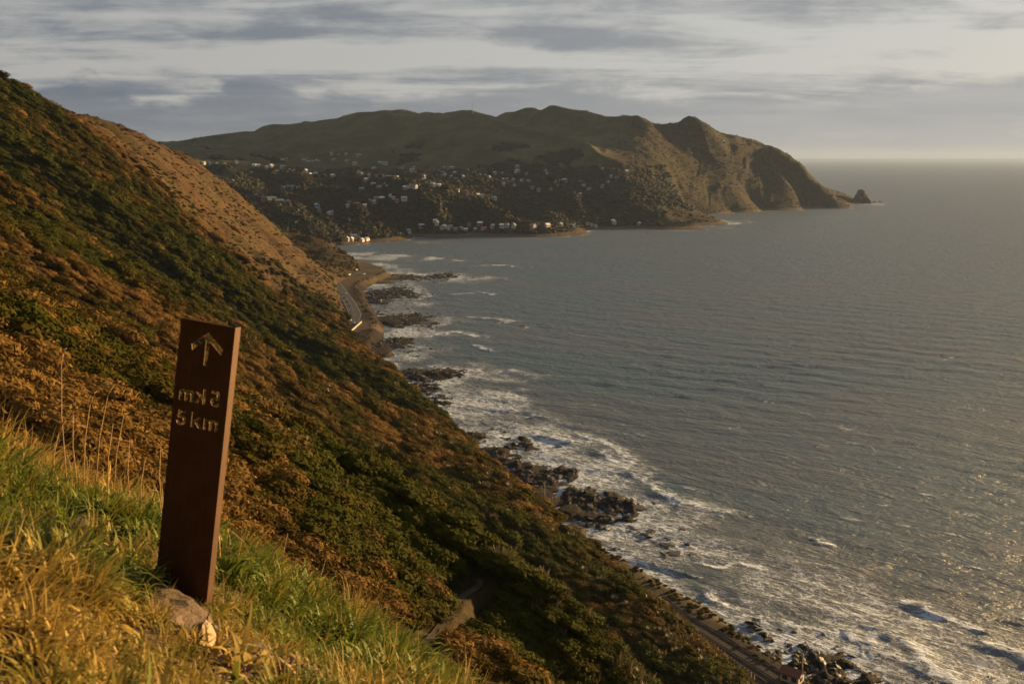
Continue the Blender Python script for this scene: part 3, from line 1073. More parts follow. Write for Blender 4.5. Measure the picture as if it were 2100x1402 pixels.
def blade_tuft(name, blades, seed, length=(0.6, 1.0), width=0.05, spread=0.25, lean=0.5, seg=4, wind=(0, 0)):
    r = np.random.default_rng(seed)
    V, F = [], []
    for i in range(blades):
        a = r.uniform(0, 2 * math.pi)
        d = spread * math.sqrt(r.uniform(0, 1))
        base = np.array([d * math.cos(a), d * math.sin(a), -0.03])
        a2 = a + r.normal() * 0.7
        out = np.array([math.cos(a2), math.sin(a2), 0])
        L = r.uniform(*length)
        ln = lean * r.uniform(0.4, 1.5)
        sd = np.array([-out[1], out[0], 0])
        w_ = width * r.uniform(0.7, 1.3)
        p = base.copy()
        th = math.pi / 2 - 0.25 * ln * r.uniform(0, 1)
        k = len(V)
        for j in range(seg + 1):
            f = j / seg
            ww = w_ * (1 - f ** 1.8) * 0.5 + 0.0004
            V += [p - sd * ww, p + sd * ww]
            th -= ln * 1.3 / seg * (0.6 + f)
            p = p + (out * math.cos(th) + np.array([0, 0, math.sin(th)])) * (L / seg) + np.array([wind[0], wind[1], 0]) * f * L / seg
        for j in range(seg):
            F.append((k + 2 * j, k + 2 * j + 1, k + 2 * j + 3, k + 2 * j + 2))
    return mesh_from(name, np.array(V), np.array(F), smooth=True)


def mat_foliage(name, brown, green, rough=0.6, spec=0.25, trans=0.25, inst=True, dry=None, gain=0.68):
    """leaf colour runs from brown (tone 0) to green (tone 1)"""
    m = bpy.data.materials.new(name)
    m.use_nodes = True
    nt = NT(m.node_tree)
    out = nt.n('ShaderNodeOutputMaterial')
    p = nt.n('ShaderNodeBsdfPrincipled')
    tone = attr_node(nt, 'tone', 'INSTANCER') if inst else nt.n('ShaderNodeObjectInfo').outputs['Random']
    oi = nt.n('ShaderNodeObjectInfo')
    geo = nt.n('ShaderNodeNewGeometry')
    isl = geo.outputs['Random Per Island']
    c = nt.mix(nt.smooth(tone, 0.1, 0.9), brown, green)
    v = nt.math('ADD', nt.math('MULTIPLY', isl, 0.7), 0.62)
    c = nt.mix(1.0, c, nt.combine(v, v, v), 'MULTIPLY')
    if dry:
        c = nt.mix(nt.smooth(isl, 0.62, 0.8, 0.0, 0.9), c, dry)
    c = nt.mix(1.0, c, (gain, gain, gain), 'MULTIPLY')
    nt.link(c, p.inputs['Base Color'])
    p.inputs['Roughness'].default_value = rough
    p.inputs['Specular IOR Level'].default_value = spec
    tr = nt.n('ShaderNodeBsdfTranslucent')
    nt.link(c, tr.inputs[0])
    mx = nt.n('ShaderNodeMixShader', inp={0: trans})
    nt.link(p.outputs[0], mx.inputs[1])
    nt.link(tr.outputs[0], mx.inputs[2])
    nt.link(mx.outputs[0], out.inputs[0])
    return m


M_SHRUB = mat_foliage("shrub_leaf", (0.082, 0.050, 0.008), (0.052, 0.056, 0.006), 0.8, 0.02, 0.06, gain=0.55)
M_DRY = mat_foliage("dry_scrub", (0.110, 0.063, 0.016), (0.078, 0.056, 0.014), 0.85, 0.04, 0.1, gain=0.95)
M_FLAX = mat_foliage("flax_leaf", (0.075, 0.062, 0.02), (0.055, 0.062, 0.02), 0.55, 0.25, 0.15, dry=(0.26, 0.19, 0.09), gain=0.85)
M_TUSS = mat_foliage("tussock", (0.115, 0.062, 0.020), (0.082, 0.058, 0.019), 0.75, 0.1, 0.15)
M_TREE = mat_foliage("far_tree_leaf", (0.050, 0.038, 0.015), (0.028, 0.034, 0.013), 0.7, 0.15, 0.1)

shr = [proto("kind_a%d" % i, leaf_cloud("shrub", 900, 0.095, 5 + i % 3, 500 + i), M_SHRUB) for i in range(5)]
dry = [proto("kind_b%d" % i, leaf_cloud("scrub", 700, 0.10, 4 + i, 520 + i, 0.6, 2.2), M_DRY) for i in range(3)]
flx = [proto("kind_c%d" % i, blade_tuft("flax", 46, 540 + i, (0.7, 1.15), 0.085, 0.28, 0.75, 4), M_FLAX) for i in range(3)]
tus = [proto("kind_d%d" % i, blade_tuft("tussock", 26, 560 + i, (0.5, 0.9), 0.10, 0.4, 1.0, 3), M_TUSS) for i in range(2)]
KINDS = shr + dry + flx + tus          # 0-4 shrub, 5-7 dry scrub, 8-10 flax, 11-12 tussock

def on_track(x, y, wdt):
    return seg_dist(x, y, track_xy)[0] < wdt


def make_cover():
    r = np.random.default_rng(21)
    P, Rt, S, I, C = [], [], [], [], []

    def add(x, y, z, sc, kind, tone, along=1.0, lay=0.0):
        n = len(x)
        P.append(np.stack([x, y, z], 1))
        rot = np.zeros((n, 3))
        rot[:, 1] = lay * R(36) + r.normal(0, 0.1, n)
        rot[:, 2] = BE + r.normal(0, 0.35, n) + (r.integers(0, 2, n) * math.pi if lay == 0 else 0)
        Rt.append(rot)
        S.append(np.stack([sc * along, sc * r.uniform(0.8, 1.2, n), sc * r.uniform(0.75, 1.15, n)], 1))
        I.append(kind)
        C.append(tone)

    # candidate points, denser near by (positions are ordinary places on the slope)
    def cand(n, ymin, ymax, a0=-0.56, a1=0.56):
        y = ymin * (ymax / ymin) ** r.uniform(0, 1, n)
        x = y * r.uniform(a0, a1, n)
        s, nn = su(x, y)
        d = toe(s) - nn
        ok = (d > 1.0) & ~on_track(x, y, 2.3)
        x, y, d = x[ok], y[ok], d[ok]
        return x, y, d
    # dense bush
    x, y, d = cand(135000, 26, 900)
    b, g, t = cover(x, y)
    z = land_height(x, y)[0]
    k = r.uniform(0, 1, len(x)) < b * 1.0 + 0.05
    x, y, z, g, b, d = x[k], y[k], z[k], g[k], b[k], d[k]
    n = len(x)
    g2 = np.clip(g + 0.30 * fbm(x / 5, y / 7, 2, 79) + r.normal(0, 0.14, n), 0, 1)
    big = vnoise(x / 9, y / 9, 77)
    sc = (0.5 + 2.1 * r.uniform(0, 1, n) ** 4 + 0.7 * np.clip(big, 0, 1)) * np.clip(0.8 + y / 420, 0.9, 2.1)
    kind = np.where(g2 > 0.36, r.integers(0, 5, n), r.integers(5, 8, n))
    kind = np.where(r.uniform(0, 1, n) < 0.15, r.integers(0, 8, n), kind)
    add(x, y, z - 0.15 * sc, sc, kind, g2, along=1.45, lay=0.8)
    x, y, d = cand(60000, 300, 820, -0.56, -0.04)
    b, g, t = cover(x, y)
    z = land_height(x, y)[0]
    k = r.uniform(0, 1, len(x)) < b
    x, y, z, g = x[k], y[k], z[k], g[k]
    n = len(x)
    g2 = np.clip(g + 0.30 * fbm(x / 5, y / 7, 2, 79) + r.normal(0, 0.14, n), 0, 1)
    kind = np.where(g2 > 0.36, r.integers(0, 5, n), r.integers(5, 8, n))
    add(x, y, z - 0.2, r.uniform(0.9, 2.3, n), kind, g2, along=1.5, lay=0.8)
    # rank dry grass and twiggy tops standing up between the shrubs
    x, y, d = cand(60000, 26, 460)
    s, nn = su(x, y)
    k = (fbm(s / 9, nn / 14, 3, 351) > -0.05) & (r.uniform(0, 1, len(x)) < 0.8)
    x, y = x[k], y[k]
    z = land_height(x, y)[0]
    n = len(x)
    add(x, y, z + 0.28, r.uniform(0.5, 1.25, n) * np.clip(0.8 + y / 400, 0.8, 1.6), r.integers(11, 13, n), r.uniform(0, 1, n))
    # flax on the seaward flanks, in clumps
    x, y, d = cand(26000, 60, 520)
    b, g, t = cover(x, y)
    s, nn = su(x, y)
    cl = fbm(s / 16, nn / 22, 3, 333)
    k = (cl > 0.25) & (d < 125) & (b > 0.5) & (r.uniform(0, 1, len(x)) < 0.75)
    x, y = x[k], y[k]
    z = land_height(x, y)[0]
    n = len(x)
    add(x, y, z + 0.85, r.uniform(1.1, 1.9, n) * np.clip(0.8 + y / 500, 0.8, 1.5), r.integers(8, 11, n), r.uniform(0, 1, n))
    # tan grass slope with scattered shrubs
    x, y, d = cand(52000, 380, 1400, -0.52, -0.1)
    b, g, t = cover(x, y)
    k = (t > 0.4) | (su(x, y)[0] > 1190)
    x, y, d, g = x[k], y[k], d[k], g[k]
    z = land_height(x, y)[0]
    s, nn = su(x, y)
    n = len(x)
    den = fbm(s / 34, nn / 60, 4, 341)
    u = r.uniform(0, 1, n)
    isb = u < 0.16 + 0.5 * sstep(den, 0.0, 0.6) + 0.75 * sstep(s, 1180, 1240)
    tu = ~isb & (u < 0.86)
    add(x[isb], y[isb], z[isb] - 0.1, r.uniform(0.7, 1.9, isb.sum()), np.where(r.uniform(0, 1, isb.sum()) < 0.55, r.integers(0, 5, isb.sum()), r.integers(5, 8, isb.sum())),
        np.clip(g[isb] * 0.8 + r.normal(0, 0.2, isb.sum()), 0, 1), 1.3, 0.6)
    add(x[tu], y[tu], z[tu] - 0.05, r.uniform(0.7, 1.5, tu.sum()), r.integers(11, 13, tu.sum()), r.uniform(0, 1, tu.sum()))
    # verge plants on the shelf and the shore flats
    x, y, _ = (lambda yy, aa: (yy * aa, yy, 0))(r.uniform(200, 1300, 46000) ** 1.0, r.uniform(-0.25, 0.42, 46000))
    s, nn = su(x, y)
    d = nn - toe(s)
    W = platform(s)
    k = (((d > W - 2.6) & (d < W + 3.5)) | ((s < 335) & (d > 10.0) & (d < W + 6)) | ((d > 0) & (d < W + 3.5) & (s > 325) & (s < 690) & (vnoise(x / 12, y / 12, 5) > -0.45))) & (r.uniform(0, 1, len(x)) < 0.85)
    x, y = x[k], y[k]
    z = land_height(x, y)[0]
    k = z > 2.2
    x, y, z = x[k], y[k], z[k]
    n = len(x)
    add(x, y, z - 0.1, r.uniform(0.5, 1.2, n), r.integers(0, 8, n), r.uniform(0.2, 0.8, n), 1.2, 0.0)
    return scatter("coastal_scrub", np.concatenate(P), np.concatenate(Rt), np.concatenate(S), np.concatenate(I), KINDS, np.concatenate(C),
                   label="low brown and green coastal scrub covering the steep hillside", category="scrub")


cover_obj = make_cover()

# track ribbon
def ribbon(P, width, lift, name, mat, uv=None, zf=None, **props):
    P = [np.array(p, float) for p in P]
    Q = []
    for a, b in zip(P[:-1], P[1:]):
        k = max(2, int(np.linalg.norm(b - a) / 2.0))
        for i in range(k):
            Q.append(a + (b - a) * i / k)
    Q.append(P[-1])
    Q = np.array(Q)
    for _ in range(4):
        Q[1:-1] = 0.25 * Q[:-2] + 0.5 * Q[1:-1] + 0.25 * Q[2:]
    T = np.gradient(Q[:, :2], axis=0)
    T /= np.linalg.norm(T, axis=1)[:, None] + 1e-9
    S_ = np.stack([T[:, 1], -T[:, 0]], 1)
    k = 5
    V, F = [], []
    for i in range(len(Q)):
        for j in range(k):
            o = (j / (k - 1) - 0.5) * width
            xy = Q[i, :2] + S_[i] * o
            V.append((xy[0], xy[1], Q[i, 2] + lift))
    V = np.array(V)
    if zf is not None:
        V[:, 2] = zf(V[:, 0], V[:, 1]) + lift
    for i in range(len(Q) - 1):
        for j in range(k - 1):
            a = i * k + j
            F.append((a, a + 1, a + k + 1, a + k))
    return link(name, mesh_from(name, V, np.array(F)), mat, **props), Q, S_


M_TRACK = plain("track_dirt", (0.042, 0.033, 0.026), 0.95, 0.1, var=0.25, scale=2.5)
path_o, PQ, PS = ribbon(track, 0.95, 0.07, "walking_path", M_TRACK, kind="structure")

# ------------------------------------------------------------------ the grassy knoll by the sign
kn = [tuple(at(*t)) for t in [
    (0, 1402, 2.4), (0, 1150, 3.6), (0, 945, 5.2), (200, 1402, 2.7), (200, 1210, 3.5), (200, 1020, 4.9), (330, 1070, 4.8), (415, 1232, 3.86), (340, 1180, 3.95), (400, 1402, 3.0),
    (480, 1160, 5.0), (600, 1402, 3.4), (560, 1310, 3.95), (700, 1250, 5.0), (800, 1402, 4.1), (850, 1370, 4.7), (450, 1300, 3.6), (300, 1250, 3.55), (620, 1220, 4.9), (-200, 1000, 4.2), (-300, 1402, 2.2)]]
kn += [(0, 0, 138.4), (0, -2.5, 138.5), (-2, -2, 139.3), (-3, 0.5, 139.3), (2.5, 0, 137.0), (2.5, 3, 136.0), (1.2, 4.2, 136.5), (0.3, 5.6, 136.2), (-1.0, 6.6, 136.4), (-2.4, 7.2, 136.9), (-4.6, 7.4, 138.0), (-7, 7, 139.0),
       (-6, 3, 140.3), (-6, 10, 135.5), (-3, 10, 133.6), (0, 10, 132.0), (3, 10, 130.0), (6, 6, 130.6), (6, 0, 132.5), (6, -4, 133)]
kn_rbf = RBF(kn, 3.0, 1e-4)


def knoll(x, y):
    return kn_rbf(x, y) + 0.035 * fbm(x * 2.2, y * 2.2, 4, 401) + 0.012 * fbm(x * 9, y * 9, 3, 405)


kx, ky = np.meshgrid(np.linspace(-8, 7, 300), np.linspace(-4, 11, 300))
kz = knoll(kx, ky)


def mat_soil():
    m, nt, p = mat_new("dry_soil")
    geo = nt.n('ShaderNodeNewGeometry')
    pos = geo.outputs['Position']
    n1 = nt.noise(pos, 3.0, 6, 0.65)
    n2 = nt.noise(pos, 26.0, 5, 0.7)
    c = nt.mix(nt.smooth(n1, 0.35, 0.65), (0.035, 0.022, 0.012), (0.08, 0.052, 0.028))
    c = nt.mix(nt.smooth(n2, 0.5, 0.68, 0, 0.7), c, (0.13, 0.09, 0.05))
    nt.link(c, p.inputs['Base Color'])
    p.inputs['Roughness'].default_value = 0.95
    h = nt.math('ADD', n1, nt.math('MULTIPLY', n2, 0.5))
    bump(nt, p, h, 0.9, 0.05)
    return m


link("knoll_ground", mesh_from("knoll_ground", np.stack([kx, ky, kz], -1).reshape(-1, 3), grid_faces(300, 300)), mat_soil(), kind="structure")

M_GRASS = mat_foliage("knoll_grass", (0.30, 0.20, 0.045), (0.105, 0.135, 0.014), 0.6, 0.15, 0.3, gain=0.85)
gr = [proto("tuft_a%d" % i, blade_tuft("grass_tuft", 30, 600 + i, (0.08, 0.21), 0.0145, 0.085, 1.6, 5, (0.25, -0.05)), M_GRASS) for i in range(5)]
gr += [proto("tuft_b%d" % i, blade_tuft("dry_tuft", 26, 620 + i, (0.14, 0.28), 0.0045, 0.07, 0.55, 5, (0.2, 0.0)), M_GRASS) for i in range(3)]


def pixel_of(x, y, z):
    v = np.stack([x, y, np.asarray(z) - CAM_H], -1)
    f = v[..., 1] * CP - v[..., 2] * SP
    u = v[..., 1] * SP + v[..., 2] * CP
    return 1050 + FPX * v[..., 0] / f, 701 - FPX * u / f


def make_grass():
    r = np.random.default_rng(31)
    n = 18000
    x = r.uniform(-5.5, 1.6, n)
    y = r.uniform(1.2, 7.2, n)
    z = knoll(x, y)
    px, py = pixel_of(x, y, z)
    # bare earth: the trodden edge below the sign and the scree at the foot of the picture
    bx, by = at(415, 1232, 3.86)[:2]
    bare = np.zeros(n, bool)
    for cx, cy, rx, ry in BARE:
        q = ((x - cx) / rx) ** 2 + ((y - cy) / ry) ** 2 + 0.5 * vnoise(x * 7, y * 7, 9)
        bare |= q < 1
    den = 0.75 + 0.5 * fbm(x * 1.4, y * 1.4, 3, 411)
    k = ~bare & (r.uniform(0, 1, n) < den) & (z > 135.9)
    x, y, z = x[k], y[k], z[k]
    n = len(x)
    g = np.clip(0.78 + 0.85 * fbm(x * 1.1 + 7, y * 1.1, 3, 415) + r.normal(0, 0.22, n), 0, 1)
    kind = np.where(r.uniform(0, 1, n) < 0.92, r.integers(0, 5, n), r.integers(5, 8, n))
    g = np.where(kind > 4, g * 0.35, g)
    rot = np.stack([r.normal(0, 0.12, n), 0.25 + r.normal(0, 0.15, n), r.normal(0, 0.6, n)], 1)
    sc = r.uniform(0.55, 1.0, n) * (0.95 + 0.75 * np.clip(fbm(x * 2.4 + 3, y * 2.4, 2, 421), -0.6, 0.8))
    S = np.stack([sc, sc, sc * r.uniform(0.8, 1.15, n)], 1)
    return scatter("knoll_grass", np.stack([x, y, z], 1), rot, S, kind, gr, g, label="long green and golden grass on the knoll around the trail sign", category="grass")


def gpt(px, py):
    """where a pixel's ray meets the knoll"""
    d = ray(px, py)
    t = np.linspace(1.5, 9, 800) / d[1]
    x, y, z = d[0] * t, d[1] * t, CAM_H + d[2] * t
    h = knoll(x, y)
    k = np.argmax(h > z) if (h > z).any() else 400
    return np.array([x[k], y[k], h[k]])


BARE = []
for px, py, rx, ry in ((400, 1290, 0.10, 0.16), (545, 1380, 0.20, 0.16), (620, 1395, 0.14, 0.14), (480, 1405, 0.12, 0.12), (440, 1330, 0.08, 0.1)):
    p = gpt(px, py)
    BARE.append((p[0], p[1], rx, ry))
grass = make_grass()

# ------------------------------------------------------------------ trail sign
def mat_corten():
    m, nt, p = mat_new("weathered_steel")
    tcn = nt.n('ShaderNodeTexCoord')
    n1 = nt.noise(tcn.outputs['Object'], 9.0, 6, 0.65)
    n2 = nt.noise(nt.vmul(tcn.outputs['Object'], (60, 60, 8)), 1.0, 4, 0.6)
    c = nt.mix(nt.smooth(n1, 0.35, 0.65), (0.020, 0.0072, 0.0028), (0.032, 0.012, 0.0046))
    c = nt.mix(nt.smooth(n2, 0.5, 0.7, 0, 0.5), c, (0.05, 0.021, 0.0085))
    nt.link(c, p.inputs['Base Color'])
    p.inputs['Metallic'].default_value = 0.0
    p.inputs['Roughness'].default_value = 0.6
    p.inputs['Specular IOR Level'].default_value = 0.4
    p.inputs['Specular Tint'].default_value = (1.0, 0.62, 0.36, 1)
    n3 = nt.noise(tcn.outputs['Object'], 120.0, 4, 0.7)
    bump(nt, p, n3, 0.35, 0.002)
    return m


M_CORTEN = mat_corten()
base_r = at(423, 1240, 3.80)
top_r = at(483, 672, 3.84)
top_l = at(372, 660, 3.84 + 0.05)
SIGN_W, SIGN_T = 0.230, 0.044
zax = Vector(top_r - base_r)
SIGN_H = zax.length
zax.normalize()
yaw = R(13.0)
xax = Vector((math.cos(yaw), -math.sin(yaw), 0))          # turned so that its sunlit side shows
xax = (xax - zax * xax.dot(zax)).normalized()
yax = zax.cross(xax).normalized()
sign = link("trail_sign", None, label="tall dark rusted steel trail marker cut with an arrow and 5 km", category="sign")
sign.matrix_world = Matrix(((xax.x, yax.x, zax.x, base_r[0]), (xax.y, yax.y, zax.y, base_r[1]), (xax.z, yax.z, zax.z, base_r[2]), (0, 0, 0, 1)))


def prism(poly, y0, y1):
    bm = bmesh.new()
    a = [bm.verts.new((x, y0, z)) for x, z in poly]
    b = [bm.verts.new((x, y1, z)) for x, z in poly]
    n = len(poly)
    bm.faces.new(a)
    bm.faces.new(b[::-1])
    for i in range(n):
        bm.faces.new((a[(i + 1) % n], a[i], b[i], b[(i + 1) % n]))
    bmesh.ops.recalc_face_normals(bm, faces=bm.faces)
    me = bpy.data.meshes.new("p")
    bm.to_mesh(me)
    bm.free()
    return me


# folded channel: thin face plate and a side flange; origin at the right front foot, x runs to -W, z up, y to the back
PT = 0.004
GLYPH = {
    'k': (0.76, [(0, 0), (0, 1), (.2, 1), (.2, .46), (.46, .74), (.73, .74), (.42, .43), (.77, 0), (.52, 0), (.28, .30), (.2, .22), (.2, 0)]),
    'm': (1.0, [(0, 0), (0, .72), (.19, .72), (.19, .64), (.28, .71), (.38, .74), (.5, .72), (.57, .63), (.66, .71), (.78, .74), (.92, .71), (.99, .6), (1.0, .48), (1.0, 0), (.8, 0), (.8, .44), (.77, .54), (.70, .56), (.63, .52), (.60, .43),
               (.60, 0), (.40, 0), (.40, .44), (.37, .54), (.30, .56), (.23, .52), (.20, .43), (.20, 0)]),
    '5': (0.66, [(.62, 1), (.10, 1), (.05, .45), (.22, .42), (.32, .47), (.42, .44), (.46, .34), (.43, .22), (.33, .16), (.22, .19), (.17, .28), (-.02, .26), (.04, .10), (.16, .01), (.33, -.02), (.52, .04), (.64, .17), (.66, .35), (.60, .52),
               (.47, .61), (.34, .62), (.24, .59), (.27, .82), (.62, .82)])}


def word(text, cx, z, h, flip):
    polys, x = [], 0.0
    for ch in text:
        if ch == ' ':
            x += 0.26
            continue
        wd, pts = GLYPH[ch]
        polys.append([(x + a, b) for a, b in pts])
        x += wd + 0.11
    tot = x - 0.11
    return [[(cx + (-1 if flip else 1) * (a - tot / 2) * h, z + b * h) for a, b in p] for p in polys]


cx_ = -SIGN_W * 0.5
arrow = [(0, -0.036), (0.066, -0.092), (0.062, -0.116), (0.0075, -0.072), (0.0075, -0.166), (-0.0075, -0.166), (-0.0075, -0.072), (-0.062, -0.116), (-0.066, -0.092)]
outlines = [[(-SIGN_W, -0.22), (0, -0.22), (0, SIGN_H), (-SIGN_W, SIGN_H)], [(cx_ + 0.006 + x, SIGN_H + z) for x, z in arrow]]
outlines += word("5 km", cx_ - 0.004, SIGN_H - 0.318, 0.060, True) + word("5 km", cx_ - 0.004, SIGN_H - 0.416, 0.061, False)
cu = bpy.data.curves.new("plate", 'CURVE')
cu.dimensions = '2D'
cu.fill_mode = 'BOTH'
cu.extrude = PT / 2
for pl in outlines:
    sp_ = cu.splines.new('POLY')
    sp_.points.add(len(pl) - 1)
    for q_, (a, b) in zip(sp_.points, pl):
        q_.co = (a, b, 0, 1)
    sp_.use_cyclic_u = True
tmp = bpy.data.objects.new("tmp", cu)
COL.objects.link(tmp)
bpy.context.view_layer.update()
me = bpy.data.meshes.new_from_object(tmp.evaluated_get(bpy.context.evaluated_depsgraph_get()))
bpy.data.objects.remove(tmp)
me.transform(Matrix.Translation((0, PT / 2, 0)) @ Matrix.Rotation(R(90), 4, 'X'))
for p_ in me.polygons:
    p_.use_smooth = False
me.materials.clear()
plate = link("face_plate", me, M_CORTEN, sign)
link("side_flange", prism([(-PT, -0.22), (0.0, -0.22), (0.0, SIGN_H - 0.001), (-PT, SIGN_H - 0.001)], PT, SIGN_T), M_CORTEN, sign)
bpy.context.view_layer.update()

# ------------------------------------------------------------------ stones and scree by the sign
def rock_mesh(name, seed, sub=3, rough=0.28, flat=0.6, facets=7):
    r = np.random.default_rng(seed)
    bm = bmesh.new()
    bmesh.ops.create_icosphere(bm, subdivisions=sub, radius=1)
    dirs = r.normal(size=(facets, 3))
    dirs /= np.linalg.norm(dirs, axis=1)[:, None]
    offs = r.uniform(0.55, 0.85, facets)
    ph = r.uniform(0, 20, 3)
    for v in bm.verts:
        p = np.array(v.co)
        for d, o in zip(dirs, offs):
            k = p @ d
            if k > o:
                p = p - d * (k - o) * 0.9
        nz = fbm(np.array([p[0] * 1.7 + ph[0] + p[2]]), np.array([p[1] * 1.7 + ph[1] - p[2] * 1.3]), 4, seed)[0]
        p = p * (1 + rough * nz)
        p[2] *= flat
        v.co = p
    me = bpy.data.meshes.new(name)
    bm.to_mesh(me)
    bm.free()
    return me


def mat_rock(name, c0, c1, scale, rough=0.85, spec=0.25, bstr=0.6, bdist=0.05):
    m, nt, p = mat_new(name)
    tcn = nt.n('ShaderNodeTexCoord')
    q = tcn.outputs['Object']
    n1 = nt.noise(q, scale, 6, 0.65)
    c = nt.mix(nt.smooth(n1, 0.35, 0.65), c0, c1)
    nt.link(c, p.inputs['Base Color'])
    p.inputs['Roughness'].default_value = rough
    p.inputs['Specular IOR Level'].default_value = spec
    bump(nt, p, nt.noise(q, scale * 3, 5, 0.7), bstr, bdist)
    return m


M_STONE = mat_rock("pale_stone", (0.20, 0.14, 0.075), (0.33, 0.24, 0.14), 3.0)
M_BROWN = mat_rock("brown_stone", (0.06, 0.04, 0.024), (0.12, 0.08, 0.048), 4.0)
# the slab the sign leans over: earth-covered top, bright broken end
bm = bmesh.new()
A = [gpt(300, 1205), gpt(438, 1262), gpt(472, 1352), gpt(330, 1320)]
sl = link("stone_slab", None, label="flat stone slab with a bright broken end at the foot of the sign", category="stone")
pA = at(300, 1196, 3.92); pB = at(418, 1262, 3.72); pC = at(466, 1350, 3.58); pD = at(420, 1372, 3.50); pE = at(310, 1330, 3.42)
sl.location = tuple(pD)


def slab_piece(name, top, mat, thick, seed):
    r = np.random.default_rng(seed)
    o = Vector(pD)
    bm = bmesh.new()
    t = [bm.verts.new(Vector(p) - o) for p in top]
    b = [bm.verts.new(Vector(p) - o + Vector((0.02, 0.0, -thick))) for p in top]
    n = len(top)
    bm.faces.new(t)
    bm.faces.new(b[::-1])
    for i in range(n):
        bm.faces.new((t[(i + 1) % n], t[i], b[i], b[(i + 1) % n]))
    bmesh.ops.recalc_face_normals(bm, faces=bm.faces)
    bmesh.ops.bevel(bm, geom=bm.edges[:], offset=0.008, segments=1, affect='EDGES')
    bmesh.ops.triangulate(bm, faces=bm.faces[:])
    bmesh.ops.subdivide_edges(bm, edges=bm.edges[:], cuts=3, use_grid_fill=True)
    for v in bm.verts:
        v.co += Vector(r.normal(0, 0.0022, 3)) + 0.006 * Vector((math.sin(v.co.y * 50), math.sin(v.co.z * 60), math.sin(v.co.x * 55)))
    me = bpy.data.meshes.new(name)
    bm.to_mesh(me)
    bm.free()
    return link(name, me, mat, sl)


slab_piece("stone_top", [at(296, 1188, 3.80), at(370, 1205, 3.74), at(434, 1252, 3.62), at(418, 1296, 3.46), at(340, 1275, 3.42), at(280, 1222, 3.58)], M_BROWN, 0.16, 3)
slab_piece("broken_end", [at(416, 1264, 3.54), at(438, 1280, 3.52), at(470, 1350, 3.44), at(448, 1366, 3.34), at(410, 1318, 3.36)], M_STONE, 0.12, 4)

M_CHIP = mat_foliage("leaf_chips", (0.11, 0.066, 0.033), (0.20, 0.13, 0.07), 0.9, 0.1, 0.0)
chips = [proto("chip_%d" % i, rock_mesh("chip", 700 + i, 2, 0.2, 0.45, 8), M_CHIP) for i in range(4)]
r_ = np.random.default_rng(41)
cp, crot, cs_, ci_, cc_ = [], [], [], [], []
for i in range(520):
    q = BARE[r_.choice([1, 1, 1, 2, 2, 3])]
    x = q[0] + r_.normal(0, 0.55) * q[2]
    y = q[1] + r_.normal(0, 0.55) * q[3]
    cp.append((x, y, knoll(np.array([x]), np.array([y]))[0] + 0.004))
    crot.append(r_.uniform(-0.6, 0.6, 3) + np.array([0, 0, r_.uniform(0, 6)]))
    k = 0.006 + 0.018 * r_.uniform() ** 3
    cs_.append((k * r_.uniform(1, 1.8), k, k))
    ci_.append(r_.integers(4))
    cc_.append(r_.uniform())
scatter("scree_chips", cp, crot, cs_, ci_, chips, cc_, label="pale stone chips and dry litter on the bare earth", category="gravel")

# a fallen dry stick on the scree
def tube(points, radii, seg=7):
    bm = bmesh.new()
    rings = []
    pts = [Vector(p) for p in points]
    for i, p in enumerate(pts):
        d = (pts[min(i + 1, len(pts) - 1)] - pts[max(i - 1, 0)]).normalized()
        a = d.cross(Vector((0, 0, 1)) if abs(d.z) < 0.9 else Vector((1, 0, 0))).normalized()
        b = d.cross(a)
        rings.append([bm.verts.new(p + (a * math.cos(2 * math.pi * k / seg) + b * math.sin(2 * math.pi * k / seg)) * radii[i]) for k in range(seg)])
    for i in range(len(rings) - 1):
        for k in range(seg):
            bm.faces.new((rings[i][k], rings[i][(k + 1) % seg], rings[i + 1][(k + 1) % seg], rings[i + 1][k]))
    bm.faces.new(rings[0][::-1])
    bm.faces.new(rings[-1])
    bmesh.ops.recalc_face_normals(bm, faces=bm.faces)
    me = bpy.data.meshes.new("tube")
    bm.to_mesh(me)
    bm.free()
    for p in me.polygons:
        p.use_smooth = True
    return me


M_STICK = plain("dry_wood", (0.30, 0.19, 0.10), 0.85, 0.15, scale=30)
a, b = gpt(562, 1368), gpt(612, 1405)
a[2] += 0.03
b[2] += 0.02
mid = (a + b) / 2 + np.array([0.004, 0.01, 0.008])
st = link("fallen_stick", tube([a, mid, b], [0.007, 0.009, 0.008]), M_STICK, label="short dry stick lying on the stony bare earth", category="stick")

# dry grass stalks one can tell apart: (foot px, py, head px, py, Y)
STALKS = [(130, 905, 126, 732, 5.0, 1), (165, 930, 186, 820, 4.9, 1), (188, 930, 222, 806, 4.9, 1), (152, 905, 150, 845, 5.0, 0), (215, 950, 232, 868, 4.8, 0), (226, 960, 254, 850, 4.8, 0), (262, 965, 266, 900, 4.7, 0),
          (285, 1000, 298, 940, 4.7, 0), (330, 1010, 330, 905, 4.8, 0), (100, 900, 122, 880, 5.0, 1),
          (578, 1185, 590, 1093, 4.9, 0), (589, 1190, 590, 1158, 4.9, 0), (612, 1215, 611, 1165, 4.9, 0), (650, 1205, 668, 1146, 5.0, 0), (540, 1210, 572, 1150, 4.8, 0),
          (790, 1320, 800, 1275, 4.7, 1), (845, 1375, 847, 1340, 4.6, 1), (775, 1325, 773, 1290, 4.7, 1)]
M_STALK = plain("straw", (0.27, 0.17, 0.08), 0.75, 0.2, scale=20)
